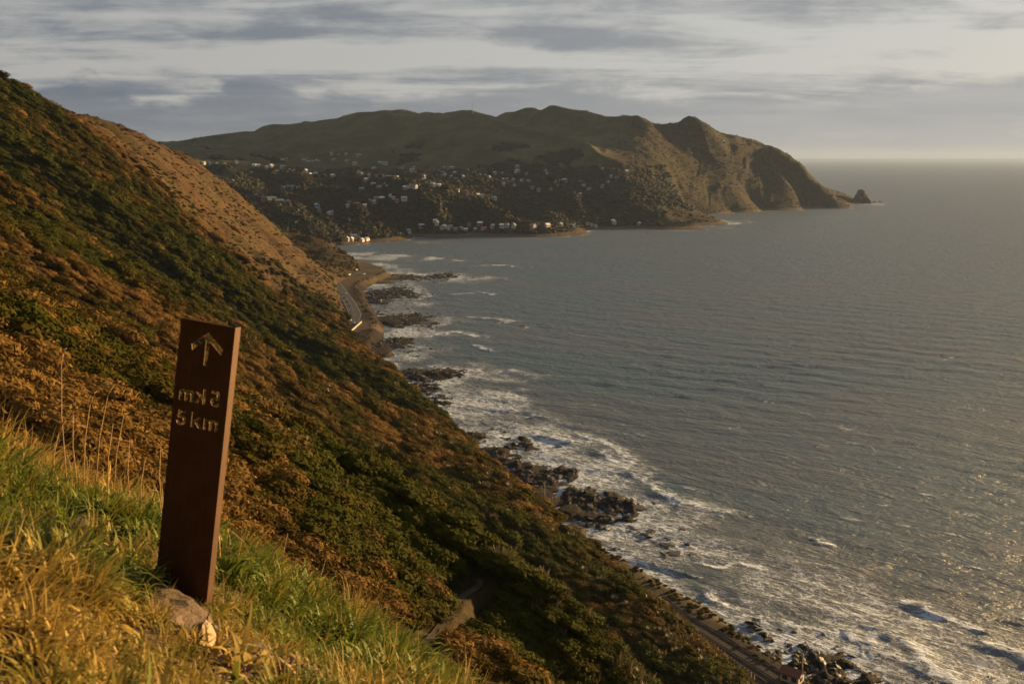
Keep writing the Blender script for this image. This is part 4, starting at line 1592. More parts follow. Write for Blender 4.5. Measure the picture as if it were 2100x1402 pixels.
for fx, fy, hx, hy, Y, head in STALKS:
    p0 = at(fx, fy, Y)
    g0 = knoll(np.array([p0[0]]), np.array([p0[1]]))[0]
    p0[2] = min(p0[2], g0) - 0.02
    p1 = at(hx, hy, Y)
    m1 = p0 + (p1 - p0) * 0.55 + np.array([-0.012, 0, 0.01])
    t = link("dry_grass_stalk", None, category="grass stalk", group="dry stalks standing out of the grass",
             label=("thin straw stalk with a seed head rising from the grass uphill of the sign" if fx < 400 else "short straw stalk with a seed head on the knoll's lower edge") if head else
             ("bare straw stalk rising from the grass uphill of the sign" if fx < 400 else "bare straw stalk in the grass beside the sign's lit edge"))
    t.location = tuple(p0)
    link("stem", tube([p * 1.0 - p0 for p in (p0, m1, p1)], [0.0028, 0.0022, 0.0014], 5), M_STALK, t)
    if head:
        dd = (p1 - m1) / np.linalg.norm(p1 - m1)
        sd = np.array([0.25, 0, 0.1])
        link("seed_head", tube([p1 - p0 - dd * 0.02, p1 - p0 + dd * 0.01 + sd * 0.02, p1 - p0 + dd * 0.03 + sd * 0.06, p1 - p0 + dd * 0.036 + sd * 0.11], [0.002, 0.0055, 0.0045, 0.001], 6), M_STALK, t)
# two arching dead grass leaves beside the sign's bright edge
for pts, lab in (([(449, 1098), (478, 1092), (500, 1110), (512, 1140)], "arching dead grass leaf springing from behind the sign, upper one"), ([(446, 1130), (472, 1130), (492, 1140), (530, 1144)], "arching dead grass leaf springing from behind the sign, lower one")):
    P = [at(a, b, 4.35) for a, b in pts]
    g0 = P[0].copy()
    g0[2] = knoll(np.array([g0[0]]), np.array([g0[1]]))[0]
    link("dead_grass_leaf", tube([g0] + P, [0.003, 0.003, 0.0028, 0.002, 0.001], 5), M_STALK, label=lab, category="grass leaf")

# ------------------------------------------------------------------ road, railway, sea wall
M_ASPH = plain("asphalt", (0.032, 0.033, 0.035), 0.85, 0.2, var=0.2, scale=0.6)
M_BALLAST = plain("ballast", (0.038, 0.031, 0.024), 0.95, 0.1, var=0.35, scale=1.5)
M_PAINT = plain("road_paint", (0.30, 0.29, 0.27), 0.7)
M_CONC = plain("pale_concrete", (0.27, 0.235, 0.19), 0.85, scale=0.8)
M_STEEL = plain("rail_steel", (0.16, 0.12, 0.10), 0.5, 0.5, 0.6)
M_WOOD = plain("grey_timber", (0.26, 0.20, 0.14), 0.85, scale=2)
M_DARK = plain("dark_trim", (0.03, 0.03, 0.032), 0.5)


def offset_line(Q, S_, off):
    P = Q.copy()
    P[:, :2] += S_ * off
    return P


def box_bm(bm, c, sx, sy, sz, rz=0.0):
    m = Matrix.Translation(c) @ Matrix.Rotation(rz, 4, 'Z') @ Matrix.Diagonal((sx, sy, sz, 1))
    bmesh.ops.create_cube(bm, size=1, matrix=m)


def bm_mesh(bm, name="m"):
    bmesh.ops.recalc_face_normals(bm, faces=bm.faces)
    me = bpy.data.meshes.new(name)
    bm.to_mesh(me)
    bm.free()
    return me


def strip(Q, S_, o0, o1, lift, name, mat, parent=None, i0=0, i1=None, **props):
    q = Q[i0:i1]
    sd = S_[i0:i1]
    a = np.concatenate([q[:, :2] + sd * o0, (q[:, 2] + lift)[:, None]], 1)
    b = np.concatenate([q[:, :2] + sd * o1, (q[:, 2] + lift)[:, None]], 1)
    n = len(q)
    V = np.concatenate([a, b])
    F = np.array([(i, i + 1, n + i + 1, n + i) for i in range(n - 1)])
    return link(name, mesh_from(name, V, F), mat, parent, **props)


ROAD_PX = [(690, 692), (703, 681), (710, 674), (723, 660), (729, 645), (718, 622), (704, 602), (688, 580), (688, 573), (700, 567), (722, 562), (746, 559)]
road_pts = [on_level(a, b, 6.1) for a, b in ROAD_PX]
for p in road_pts:
    p[2] = 6.0
road, RQ, RS = ribbon(road_pts, 11.5, 0.30, "coast_road", M_ASPH, kind="structure")
mk = strip(RQ, RS, -4.9, -4.7, 0.315, "road_marking", M_PAINT, None, kind="structure")
strip(RQ, RS, 4.7, 4.9, 0.315, "road_marking", M_PAINT, None, kind="structure")
for i in range(0, len(RQ) - 3, 5):
    strip(RQ, RS, -0.08, 0.08, 0.317, "road_dash", M_PAINT, road, i, i + 3)

# railway beside it: near the foot of the slope at the picture's bottom
RAIL_PX = [(1660, 1440), (1600, 1390), (1520, 1340), (1450, 1296), (1390, 1262), (1345, 1226)]
rail_pts = [on_level(a, b, 6.0) for a, b in RAIL_PX]
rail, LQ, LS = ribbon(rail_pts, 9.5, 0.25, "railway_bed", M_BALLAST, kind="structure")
for c in (-2.2, 2.2):
    for g in (-0.53, 0.53):
        q = offset_line(LQ, LS, c + g)
        bm = bmesh.new()
        for a, b in zip(q[:-1], q[1:]):
            m_ = (a + b) / 2
            d = b - a
            box_bm(bm, (m_[0], m_[1], m_[2] + 0.36), np.linalg.norm(d) + 0.02, 0.08, 0.16, math.atan2(d[1], d[0]))
        link("rail", bm_mesh(bm, "rail"), M_STEEL, rail)

# timber fence between slope and railway
fence = link("slope_fence", None, label="row of tall timber posts with wires between slope and railway", category="fence")
FP = [on_level(1438 + (1546 - 1438) * t, 1318 + (1402 - 1318) * t, 7.0) for t in np.linspace(0, 1, 17)]
fence.location = tuple(FP[0])
post = bmesh.new()
box_bm(post, (0, 0, 1.0), 0.22, 0.22, 3.2)
bmesh.ops.bevel(post, geom=post.edges[:], offset=0.02, segments=1, affect='EDGES')
post_me = bm_mesh(post, "post")
post_me.materials.append(M_WOOD)
for i, p in enumerate(FP):
    o = link("post", post_me, None, fence)
    o.location = Vector(p) - Vector(FP[0])
    o.rotation_euler = (random.uniform(-.04, .04), random.uniform(-.04, .04), random.uniform(0, 1))
for h in (0.6, 1.3, 2.0):
    link("wire", tube([np.array(p) - FP[0] + np.array([0, 0, h]) for p in FP], [0.02] * len(FP), 4), M_STEEL, fence)


def pole(name, label, px, py, level, h, arm=0.0, mat=None, group=None, light=False, foot_Y=None):
    p = on_level(px, py, level) if foot_Y is None else at(px, py, foot_Y)
    t = link(name, None, label=label, category="pole")
    if group:
        t['group'] = group
    t.location = tuple(p)
    link("mast", tube([(0, 0, -0.5), (0, 0, h * 0.6), (0, 0, h)], [0.16, 0.13, 0.10], 7), mat or M_WOOD, t)
    if arm:
        link("cross_arm", tube([(-arm, 0, h - 0.5), (arm, 0, h - 0.5)], [0.08, 0.08], 5), M_WOOD, t)
    return t


pole("railway_pole", "lone pale railway pole with a box near the red roofed hut", 1645, 1375, 6.0, 5.0, 0.5, M_CONC)
pole("railway_pole", "dark railway pole where the track meets the scrub slope", 1353, 1248, 6.0, 4.0, 0, M_DARK)
pole("shore_pole", "white pole standing on the gravel flat beside the posts", 1117, 1038, 3.0, 10.0, 0, M_CONC)
# stub posts on the same flat
sp = link("stub_fence", None, label="short row of white stub posts on the gravel flat", category="fence")
P0 = on_level(1105, 1036, 3.0)
sp.location = tuple(P0)
for i in range(7):
    q = on_level(1105 + i * 7, 1036 - i * 1.6, 3.0)
    bm = bmesh.new()
    box_bm(bm, (0, 0, 0.9), 0.5, 0.5, 2.4)
    bmesh.ops.bevel(bm, geom=bm.edges[:], offset=0.04, segments=1, affect='EDGES')
    o = link("post", bm_mesh(bm, "post"), M_CONC, sp)
    o.location = Vector(q) - Vector(P0)

# little lineside hut with a red roof
M_RED = plain("red_iron_roof", (0.10, 0.035, 0.022), 0.6, 0.3)
M_CREAM = plain("cream_board", (0.40, 0.33, 0.25), 0.8)


def gable_house(name, L, Wd, h, rh, wall_m, roof_m, win_m=None, nwin=3, over=0.4, chimney=False):
    """returns list of (part name, mesh, material, parent part) in local metres"""
    parts = []
    bm = bmesh.new()
    a = [bm.verts.new(p) for p in ((-L / 2, -Wd / 2, -2.5), (L / 2, -Wd / 2, -2.5), (L / 2, Wd / 2, -2.5), (-L / 2, Wd / 2, -2.5))]
    b = [bm.verts.new(p) for p in ((-L / 2, -Wd / 2, h), (L / 2, -Wd / 2, h), (L / 2, Wd / 2, h), (-L / 2, Wd / 2, h))]
    r0, r1 = bm.verts.new((-L / 2, 0, h + rh - 0.06)), bm.verts.new((L / 2, 0, h + rh - 0.06))
    bm.faces.new(a[::-1])
    bm.faces.new((a[0], a[1], b[1], b[0]))
    bm.faces.new((a[2], a[3], b[3], b[2]))
    bm.faces.new((a[1], a[2], b[2], r1, b[1]))
    bm.faces.new((a[3], a[0], b[0], r0, b[3]))
    bm.faces.new((b[0], b[1], r1, r0))
    bm.faces.new((b[2], b[3], r0, r1))
    parts.append(("wall", bm_mesh(bm, "wall"), wall_m, None))
    bm = bmesh.new()
    e = over
    sl = rh / (Wd / 2)
    prof = [(-Wd / 2 - e, h - sl * e), (0, h + rh), (Wd / 2 + e, h - sl * e), (Wd / 2 + e, h - sl * e + 0.18), (0, h + rh + 0.2), (-Wd / 2 - e, h - sl * e + 0.18)]
    v0 = [bm.verts.new((-L / 2 - e, y, z)) for y, z in prof]
    v1 = [bm.verts.new((L / 2 + e, y, z)) for y, z in prof]
    n = len(prof)
    for i in range(n):
        bm.faces.new((v0[i], v0[(i + 1) % n], v1[(i + 1) % n], v1[i]))
    for v in (v0, v1):
        bm.faces.new((v[0], v[1], v[4], v[5]))
        bm.faces.new((v[1], v[2], v[3], v[4]))
    parts.append(("roof", bm_mesh(bm, "roof"), roof_m, None))
    if chimney:
        bm = bmesh.new()
        box_bm(bm, (L * 0.22, Wd * 0.12, h + rh * 0.9), 0.8, 0.7, 1.6)
        parts.append(("chimney", bm_mesh(bm, "chimney"), RM[2] if 'RM' in globals() else M_RED, "roof"))
    if win_m is not None:
        for sgn in (-1, 1):
            for i in range(nwin):
                bm = bmesh.new()
                box_bm(bm, (-L / 2 + L * (i + 0.5) / nwin, sgn * (Wd / 2 + 0.03), h * 0.55), L / nwin * 0.55, 0.1, h * 0.42)
                parts.append(("window", bm_mesh(bm, "window"), win_m, None))
        bm = bmesh.new()
        box_bm(bm, (L / 2 + 0.03, 0, h * 0.55), 0.1, Wd * 0.4, h * 0.42)
        parts.append(("window", bm_mesh(bm, "window"), win_m, None))
    return parts


M_GLASS = plain("house_glass", (0.03, 0.035, 0.04), 0.12, 0.6)


def put_house(parts, loc, rz, name, **props):
    t = link(name, None, **props)
    t.location = tuple(loc)
    t.rotation_euler = (0, 0, rz)
    made = {}
    for nm, me, mat, par in parts:
        if not me.materials:
            me.materials.append(mat)
        made[nm] = link(nm, me, None, made.get(par, t))
    return t


hp = on_level(1624, 1396, 6.0)
hut = gable_house("hut", 5.0, 3.4, 2.6, 1.1, M_CREAM, M_RED, M_GLASS, 2)
put_house(hut, hp, R(-40), "lineside_hut", label="small lineside hut with a red iron roof beside the railway", category="hut")

# pale concrete sea wall below the road's bend: two stepped bands, each of separate panels
wall = link("sea_wall", None, label="bright stepped concrete sea wall under the bend of the road", category="sea wall")
wall.location = tuple(on_level(735, 682, 3.0))
W0 = np.array(wall.location)
for (a, b, z0, z1, th) in (((718, 683), (741, 662), 5.6, 7.2, 0.8), ((731, 683), (754, 665), 2.6, 4.6, 1.6), ((736, 686), (760, 669), 0.4, 2.2, 1.6)):
    A_p, B_p = on_level(*a, z0), on_level(*b, z0)
    d = B_p - A_p
    n = 9
    for i in range(n):
        c = A_p + d * (i + 0.5) / n
        bm = bmesh.new()
        box_bm(bm, (0, 0, (z1 - z0) / 2 - 0.6), np.linalg.norm(d) / n - 0.12, th, z1 - z0 + 1.2, 0)
        bmesh.ops.bevel(bm, geom=bm.edges[:], offset=0.05, segments=1, affect='EDGES')
        o = link("panel", bm_mesh(bm, "panel"), M_CONC, wall)
        o.location = Vector(c) - Vector(W0)
        o.rotation_euler = (0, 0, math.atan2(d[1], d[0]))
# low kerb wall curving round the small cove
cove = link("cove_wall", None, label="low tan retaining wall curving round the small cove by the road", category="retaining wall")
CP_ = [on_level(a, b, 4.0) for a, b in ((702, 588), (712, 578), (726, 573), (745, 571), (766, 569))]
cove.location = tuple(CP_[0])
for i in range(len(CP_) - 1):
    for k in range(4):
        a = CP_[i] + (CP_[i + 1] - CP_[i]) * k / 4
        b = CP_[i] + (CP_[i + 1] - CP_[i]) * (k + 1) / 4
        d = b - a
        bm = bmesh.new()
        box_bm(bm, (0, 0, 0), np.linalg.norm(d) - 0.1, 0.9, 3.4)
        bmesh.ops.bevel(bm, geom=bm.edges[:], offset=0.05, segments=1, affect='EDGES')
        o = link("panel", bm_mesh(bm, "panel"), M_CONC, cove)
        o.location = Vector((a + b) / 2 - CP_[0])
        o.rotation_euler = (0, 0, math.atan2(d[1], d[0]))

# ------------------------------------------------------------------ cars
CAR_MATS = {n: plain(n + "_car_paint", c, 0.25, 0.5) for n, c in (("white", (0.72, 0.70, 0.68)), ("black", (0.02, 0.02, 0.022)), ("silver", (0.35, 0.36, 0.38)), ("blue", (0.03, 0.06, 0.16)), ("red", (0.3, 0.03, 0.025)))}
M_TYRE = plain("tyre", (0.015, 0.015, 0.015), 0.9)
M_LAMP = plain("lamp_glass", (0.75, 0.72, 0.65), 0.1, 0.6)


def car_meshes(van):
    def hull(sec, inset=0.0):
        bm = bmesh.new()
        L_ = []
        for x, z0, z1, wd in sec:
            L_.append([bm.verts.new((x, -wd, z0)), bm.verts.new((x, wd, z0)), bm.verts.new((x, wd * 0.98, z1)), bm.verts.new((x, -wd * 0.98, z1))])
        for a, b in zip(L_[:-1], L_[1:]):
            for i in range(4):
                bm.faces.new((a[i], a[(i + 1) % 4], b[(i + 1) % 4], b[i]))
        bm.faces.new(L_[0])
        bm.faces.new(L_[-1][::-1])
        bmesh.ops.recalc_face_normals(bm, faces=bm.faces)
        bmesh.ops.bevel(bm, geom=bm.edges[:], offset=0.04, segments=1, affect='EDGES')
        return bm_mesh(bm)
    if van:
        body = hull([(-2.4, 0.35, 0.9, 0.85), (-2.35, 0.3, 1.1, 0.92), (2.3, 0.3, 1.15, 0.92), (2.45, 0.35, 0.8, 0.85)])
        cab = hull([(-2.3, 1.0, 1.9, 0.86), (1.0, 1.0, 2.0, 0.86), (1.9, 1.05, 1.2, 0.84)])
    else:
        body = hull([(-2.15, 0.4, 0.75, 0.78), (-2.0, 0.28, 0.92, 0.86), (0.9, 0.26, 0.95, 0.88), (1.9, 0.28, 0.82, 0.86), (2.15, 0.4, 0.66, 0.78)])
        cab = hull([(-1.75, 0.85, 0.95, 0.80), (-1.1, 0.88, 1.42, 0.66), (0.2, 0.9, 1.45, 0.66), (1.05, 0.88, 0.97, 0.78)])
    bm = bmesh.new()
    bmesh.ops.create_cone(bm, cap_ends=True, segments=12, radius1=0.33, radius2=0.33, depth=0.22, matrix=Matrix.Rotation(R(90), 4, 'X'))
    wh = bm_mesh(bm)
    bm = bmesh.new()
    box_bm(bm, (0, 0, 0), 0.08, 0.34, 0.16)
    return body, cab, wh, bm_mesh(bm)


bm = bmesh.new()
bmesh.ops.create_cone(bm, cap_ends=True, segments=10, radius1=0.2, radius2=0.2, depth=0.24, matrix=Matrix.Rotation(R(90), 4, 'X'))
rim_me = bm_mesh(bm)
rim_me.materials.append(M_STEEL)
CAR_SETS = {}
CARS = [(715, 564, "white", "at the far bend above the cove"), (694, 574, "white", "where the road leaves the cutting"), (687, 580, "silver", "hugging the inside of the cutting"), (699, 592, "silver", "on the straight by the cove"),
        (709, 602, "white", "leading a file of dark cars"), (706, 611, "black", "on the straight below the tan slope"), (708, 620, "black", "in the middle of a file of dark cars"), (712, 628, "blue", "behind two black cars"), (722, 639, "silver", "entering the bend"),
        (719, 657, "white", "rounding the bend on the hill side"), (724, 663, "silver", "rounding the bend on the sea side"), (704, 672, "red", "close to the scrub edge"), (711, 674, "white", "level with the sea wall's end"), (716, 673, "black", "next to the sea wall"),
        (702, 681, "blue", "half hidden by the scrub shoulder"), (731, 556, "white", "parked on the small point"), (746, 562, "silver", "parked by the cove wall")]
for i, (px, py, colr, where) in enumerate(CARS):
    van = i in (0, 9)
    if (colr, van) not in CAR_SETS:
        CAR_SETS[(colr, van)] = car_meshes(van)
        for me, mt in zip(CAR_SETS[(colr, van)], (CAR_MATS[colr], M_GLASS, M_TYRE, M_LAMP)):
            me.materials.append(mt)
    body, cab, wh, lamp = CAR_SETS[(colr, van)]
    p = on_level(px, py, 6.3)
    k = int(np.argmin(np.hypot(RQ[:, 0] - p[0], RQ[:, 1] - p[1])))
    k = min(max(k, 1), len(RQ) - 2)
    off = float(np.clip((p[:2] - RQ[k, :2]) @ RS[k], -3, 3))
    off = 2.3 if off > 0 else -2.3
    if i < 15:
        q = RQ[k, :2] + RS[k] * off
        z = RQ[k, 2] + 0.31
    else:
        q = p[:2]
        z = land_height(np.array([q[0]]), np.array([q[1]]))[0][0] + 0.05
    d = RQ[k + 1, :2] - RQ[k - 1, :2]
    t = link("car", None, label="%s %s %s" % (colr, "van" if van else "car", where), category="van" if van else "car", group="vehicles on the coast road")
    t.location = (q[0], q[1], z)
    t.rotation_euler = (0, 0, math.atan2(d[1], d[0]) + (math.pi if off > 0 else 0))
    link("body", body, None, t)
    link("cabin_window", cab, None, t)
    for x in (-1.3, 1.3):
        for y in (-0.78, 0.78):
            o = link("wheel", wh, None, t)
            o.location = (x, y, 0.33)
            link("rim", rim_me, None, o)
    for y in (-0.6, 0.6):
        o = link("headlight", lamp, None, t)
        o.location = (2.1 if not van else 2.4, y, 0.68)

# ------------------------------------------------------------------ town
def ray_far(px, py):
    d = ray(px, py)
    t = np.linspace(1520, 3800, 1400) / d[1]
    x, y, z = d[0] * t, d[1] * t, CAM_H + d[2] * t
    h = far_height(x, y)
    if not (h > z).any():
        return None
    k = np.argmax(h > z)
    return np.array([x[k], y[k], h[k]])


WALLS = [("white", (0.36, 0.35, 0.33)), ("cream", (0.38, 0.33, 0.25)), ("grey", (0.15, 0.155, 0.16)), ("pale blue", (0.19, 0.23, 0.26)), ("tan", (0.22, 0.155, 0.09))]
ROOFS = [("pale iron", (0.27, 0.285, 0.30)), ("grey iron", (0.16, 0.17, 0.18)), ("rust red", (0.22, 0.07, 0.04)), ("dark tile", (0.06, 0.06, 0.065)), ("white", (0.58, 0.58, 0.57))]
WM = [plain(n.replace(" ", "_") + "_weatherboard", c, 0.8) for n, c in WALLS]
RM = [plain(n.replace(" ", "_") + "_roofing", c, 0.45, 0.4) for n, c in ROOFS]
# ridge and bluff houses the sun still reaches, beach houses, and the shaded valley: (px, py, width px, zone)
H_RIDGE = [(418, 338), (432, 339), (446, 338), (460, 338), (485, 335), (522, 341), (530, 343), (549, 345), (556, 344), (594, 351), (603, 352), (627, 354), (636, 360), (647, 358), (683, 364)]
H_BLUFF = [(655, 435), (673, 440), (680, 440), (714, 424), (731, 421), (748, 424), (760, 414), (772, 409), (783, 409), (800, 403), (807, 408), (814, 415), (830, 389), (836, 385), (842, 384), (850, 386), (868, 373), (876, 378), (888, 382), (900, 382), (938, 393), (956, 398), (980, 402), (987, 404), (1013, 410), (829, 412), (768, 418)]
H_BEACH = [(712, 494), (721, 493), (725, 489), (742, 495), (752, 493), (864, 469), (893, 457), (896, 463), (906, 469), (912, 468), (918, 470), (924, 467), (934, 472), (946, 470), (955, 473), (962, 465), (975, 473), (985, 463), (992, 471), (1010, 468), (1030, 467), (1052, 462), (1054, 467), (1092, 467), (1098, 466), (1122, 466), (1128, 466), (1170, 464), (1177, 466), (1205, 461), (1214, 464), (1222, 465), (1257, 455), (1260, 460), (1310, 461), (838, 478), (1040, 466), (1150, 464)]
H_VALLEY = [(581, 332), (590, 330), (624, 333), (633, 334), (640, 333), (648, 331), (655, 333), (680, 318), (695, 318), (710, 318), (728, 321), (736, 322), (684, 330), (712, 334), (728, 338), (780, 336), (790, 338), (766, 347), (575, 347), (560, 356), (568, 356), (580, 346), (515, 356),
            (477, 375), (580, 388), (590, 387), (600, 388), (527, 402), (540, 412), (550, 412), (560, 412), (575, 417), (590, 418), (650, 426), (735, 356), (740, 360), (757, 363), (772, 363), (750, 372), (795, 365), (803, 366), (812, 368), (820, 372), (828, 370), (845, 352), (852, 356), (850, 348), (825, 347), (765, 380), (778, 386), (788, 380), (795, 385), (742, 392), (872, 358),
            (910, 346), (920, 347), (928, 346), (900, 354), (908, 356), (905, 363), (912, 361), (932, 356), (925, 366), (936, 369), (950, 365), (985, 361), (995, 364), (1003, 367), (1010, 370), (1020, 372), (1015, 358), (1030, 357), (1060, 354), (1065, 353), (1080, 358), (1030, 372), (1040, 371), (1052, 372), (1070, 371), (1084, 374), (1032, 381), (1055, 383), (1045, 378), (940, 377), (1118, 352), (1122, 357), (1140, 375), (1150, 373), (1158, 373), (1145, 382), (1130, 390), (1092, 388), (1105, 393), (1190, 374), (1197, 382), (1208, 390), (1236, 348), (1248, 374), (1266, 366), (1254, 365), (1284, 355), (1190, 402), (1235, 385), (1060, 345), (960, 352), (975, 353), (870, 366), (880, 352)]
ROT = [0.2, -0.5, 1.1, 0.6, -0.9, 1.5]
VAR = {}
rh = np.random.default_rng(51)


def variant(w_i, r_i, sz, win):
    key = (w_i, r_i, sz, win)
    if key not in VAR:
        L, Wd, h = ((7, 5.5, 2.4), (10, 6, 2.6), (10.5, 7, 4.4), (6.5, 6, 4.2))[sz]
        VAR[key] = gable_house("h", L, Wd, h, (1.9, 2.2, 2.4, 2.2)[sz], WM[w_i], RM[r_i], M_GLASS if win else None, 3, 0.4, sz in (0, 2))
    return VAR[key]


def house_label(zone, w_i, r_i, sz):
    shape = ("small", "long", "two storey", "tall narrow")[sz]
    where = {"ridge": "on the sunlit saddle left of the valley".replace("left of", "above"), "bluff": "on top of the bluff above the beach", "beach": "on the beachfront under the bluff", "valley": "among dark trees in the shaded valley"}[zone]
    return "%s %s house with %s roof %s" % (shape, WALLS[w_i][0], ROOFS[r_i][0], where)


for zone, L_, win in (("ridge", H_RIDGE, True), ("bluff", H_BLUFF, True), ("beach", H_BEACH, True), ("valley", H_VALLEY, True)):
    for px, py in L_:
        p = ray_far(px, py)
        if p is None:
            continue
        if zone == "valley":
            w_i, r_i = int(rh.choice([1, 2, 2, 2, 3, 4, 4])), int(rh.choice([0, 0, 1, 1, 1, 3]))  # walls picked darker here, putting the valley's shade into their colour
        else:
            w_i, r_i = int(rh.choice([0, 0, 0, 1, 1, 4])), int(rh.choice([0, 1, 2, 4, 4]))
        sz = int(rh.integers(4))
        rz = float(rh.choice(ROT)) + float(rh.normal(0, 0.15))
        put_house(variant(w_i, r_i, sz, win), p + np.array([0, 0, 0.6]), rz, "house", label=house_label(zone, w_i, r_i, sz), category="house",
                  group={"ridge": "houses on the sunlit saddle", "bluff": "houses on the bluff", "beach": "houses along the beach", "valley": "houses in the shaded valley"}[zone])

# ------------------------------------------------------------------ far trees and headland scrub
ft = [proto("far_a%d" % i, leaf_cloud("far_tree", 420, 0.16, 6, 800 + i, 0.95, 1.3), M_TREE) for i in range(4)]


def make_far_wood():
    r = np.random.default_rng(61)
    n = 70000
    y = 1600 * (3060 / 1600) ** r.uniform(0, 1, n)
    x = y * r.uniform(-0.34, 0.36, n)
    z = far_height(x, y)
    wd = far_wood(x, y, z)
    a = x / y
    scr = sstep(a, 0.085, 0.12) * (0.18 + 0.6 * sstep(fbm(x / 50, y / 50, 3, 231), -0.3, 0.4))
    bl = sstep(z, 6, 10) * (y < 2000)
    k = (z > 5.0) & (r.uniform(0, 1, n) < np.maximum(np.maximum(wd * 0.62, scr), bl * 0.75))
    x, y, z, wd = x[k], y[k], z[k], wd[k]
    # keep gardens and streets open round the houses
    hx = np.array([o.location[:2] for o in bpy.data.objects if o.name.startswith("house")])
    ok = np.ones(len(x), bool)
    for h in hx:
        dd = np.hypot(x - h[0], y - h[1])
        front = (np.abs(x - h[0]) < 7) & (y < h[1]) & (y > h[1] - 15)
        ok &= (dd > 7) & ~front
    x, y, z, wd = x[ok], y[ok], z[ok], wd[ok]
    n = len(x)
    sc = np.where(wd > 0.4, r.uniform(2.8, 7.0, n), r.uniform(1.2, 3.0, n))
    S = np.stack([sc, sc, sc * r.uniform(0.7, 1.2, n)], 1)
    rot = np.stack([np.zeros(n), np.zeros(n), r.uniform(0, 6.28, n)], 1)
    return scatter("far_woodland", np.stack([x, y, z - 0.3], 1), rot, S, r.integers(0, 4, n), ft, r.uniform(0, 1, n), label="dark bush and garden trees filling the far valley and bluff", category="woodland")


far_wood_obj = make_far_wood()

# ------------------------------------------------------------------ masts on the ridge
M_MAST = plain("mast_steel", (0.12, 0.12, 0.125), 0.6, 0.4)


def lattice_mast(px, py, h, w_, label):
    p = ray_far(px, py + 1.0)
    if p is None:
        p = at(px, py, 3000)
    t = link("radio_mast", None, label=label, category="mast")
    t.location = tuple(p)
    legs = [(w_ * math.cos(a), w_ * math.sin(a)) for a in (0.5, 2.6, 4.7)]
    for x, y in legs:
        link("leg", tube([(x, y, -2), (x * 0.3, y * 0.3, h)], [0.35, 0.22], 5), M_MAST, t)
    n = 7
    for i in range(n):
        f = i / n
        k = 1 - 0.7 * f
        pts = [(x * k, y * k, f * h) for x, y in legs]
        bm = bmesh.new()
        for a in range(3):
            me_ = tube([pts[a], ((pts[(a + 1) % 3][0]) * 0.93, (pts[(a + 1) % 3][1]) * 0.93, f * h + h / n)], [0.16, 0.16], 4)
            bm.from_mesh(me_)
        link("brace", bm_mesh(bm), M_MAST, t)
    link("antenna", tube([(0, 0, h - 1), (0, 0, h + 4)], [0.2, 0.1], 5), M_MAST, t)


lattice_mast(970, 233, 31, 1.6, "tall thin radio mast on the pasture ridge")
lattice_mast(941, 232, 9, 1.0, "short radio mast on the ridge beside the tall one")

# ------------------------------------------------------------------ sea stack and rocks
M_SEAROCK = mat_rock("wet_sea_rock", (0.008, 0.0065, 0.005), (0.030, 0.021, 0.015), 2.2, 0.6, 0.4, 0.8, 0.15)
M_STACK = mat_rock("stack_rock", (0.035, 0.028, 0.02), (0.085, 0.065, 0.042), 2.5, 0.9, 0.1, 0.8, 0.2)
p = on_level(1766, 417, 0.0)
k = p[1] / FPX
me = rock_mesh("sea_stack", 91, 4, 0.22, 1.0, 5)
o = link("sea_stack", me, M_STACK, label="steep dark sea stack standing off the headland's tip", category="sea stack")
o.location = tuple(p)
o.scale = (21 * k, 16 * k, 23 * k)
o.rotation_euler = (0, 0, 0.4)
for px, py, w_, h_, lab in ((1737, 413, 7, 6, "pointed rock at the water's edge between headland and stack"), (1792, 415, 6, 2, "low rock awash just beyond the sea stack"), (1805, 414, 4, 1.5, "tiny rock awash furthest out from the sea stack")):
    p = on_level(px, py, 0.0)
    k = p[1] / FPX
    o = link("sea_rock", rock_mesh("sea_rock", 92 + px, 3, 0.25, 1.0, 6), M_STACK, label=lab, category="rock")
    o.location = tuple(p)
    o.scale = (w_ * k, w_ * k, h_ * k * 1.3)

rk = [rock_mesh("shore_rock", 900 + i, 2, 0.34, 0.7, 9) for i in range(7)]
for m_ in rk:
    m_.materials.append(M_SEAROCK)
LONE = [(1067, 669, 11, 2.6), (1365, 1116, 17, 6), (1378, 1135, 19, 6), (1270, 1124, 10, 5), (1278, 1155, 9, 4), (1337, 1088, 14, 5), (1440, 1035, 10, 3), (1300, 1085, 16, 6), (1325, 1095, 12, 4), (1400, 1085, 9, 4), (1420, 1137, 12, 3), (1410, 1115, 8, 4), (1546, 1270, 12, 11), (1090, 857, 8, 3), (1170, 974, 24, 9), (1130, 930, 9, 4), (1145, 915, 8, 4),
        (1230, 960, 8, 3), (1010, 880, 7, 3), (1036, 885, 6, 3), (1075, 912, 26, 10), (1100, 920, 14, 6), (1300, 1040, 30, 10), (1255, 1062, 18, 7), (1650, 1318, 10, 6), (1690, 1300, 9, 5), (1660, 1345, 13, 8), (1720, 1325, 10, 6), (1600, 1290, 10, 6), (1575, 1312, 12, 7), (1630, 1296, 9, 6), (1700, 1350, 14, 8), (1745, 1345, 12, 7), (1615, 1335, 12, 7), (1760, 1372, 14, 8), (1680, 1380, 16, 9), (1800, 1385, 12, 6), (1640, 1280, 7, 4),
        (1020, 962, 22, 9), (1055, 985, 24, 9), (1100, 1000, 20, 8), (1150, 995, 14, 6), (975, 905, 16, 8), (1240, 1020, 18, 8), (1215, 1045, 20, 8), (1195, 1075, 18, 8), (920, 770, 18, 6), (880, 760, 22, 6), (860, 790, 18, 7), (905, 800, 12, 5), (830, 655, 24, 5), (870, 662, 20, 5), (890, 568, 18, 3), (800, 602, 22, 5), (850, 606, 16, 3.5), (800, 705, 20, 5), (845, 712, 14, 4)]
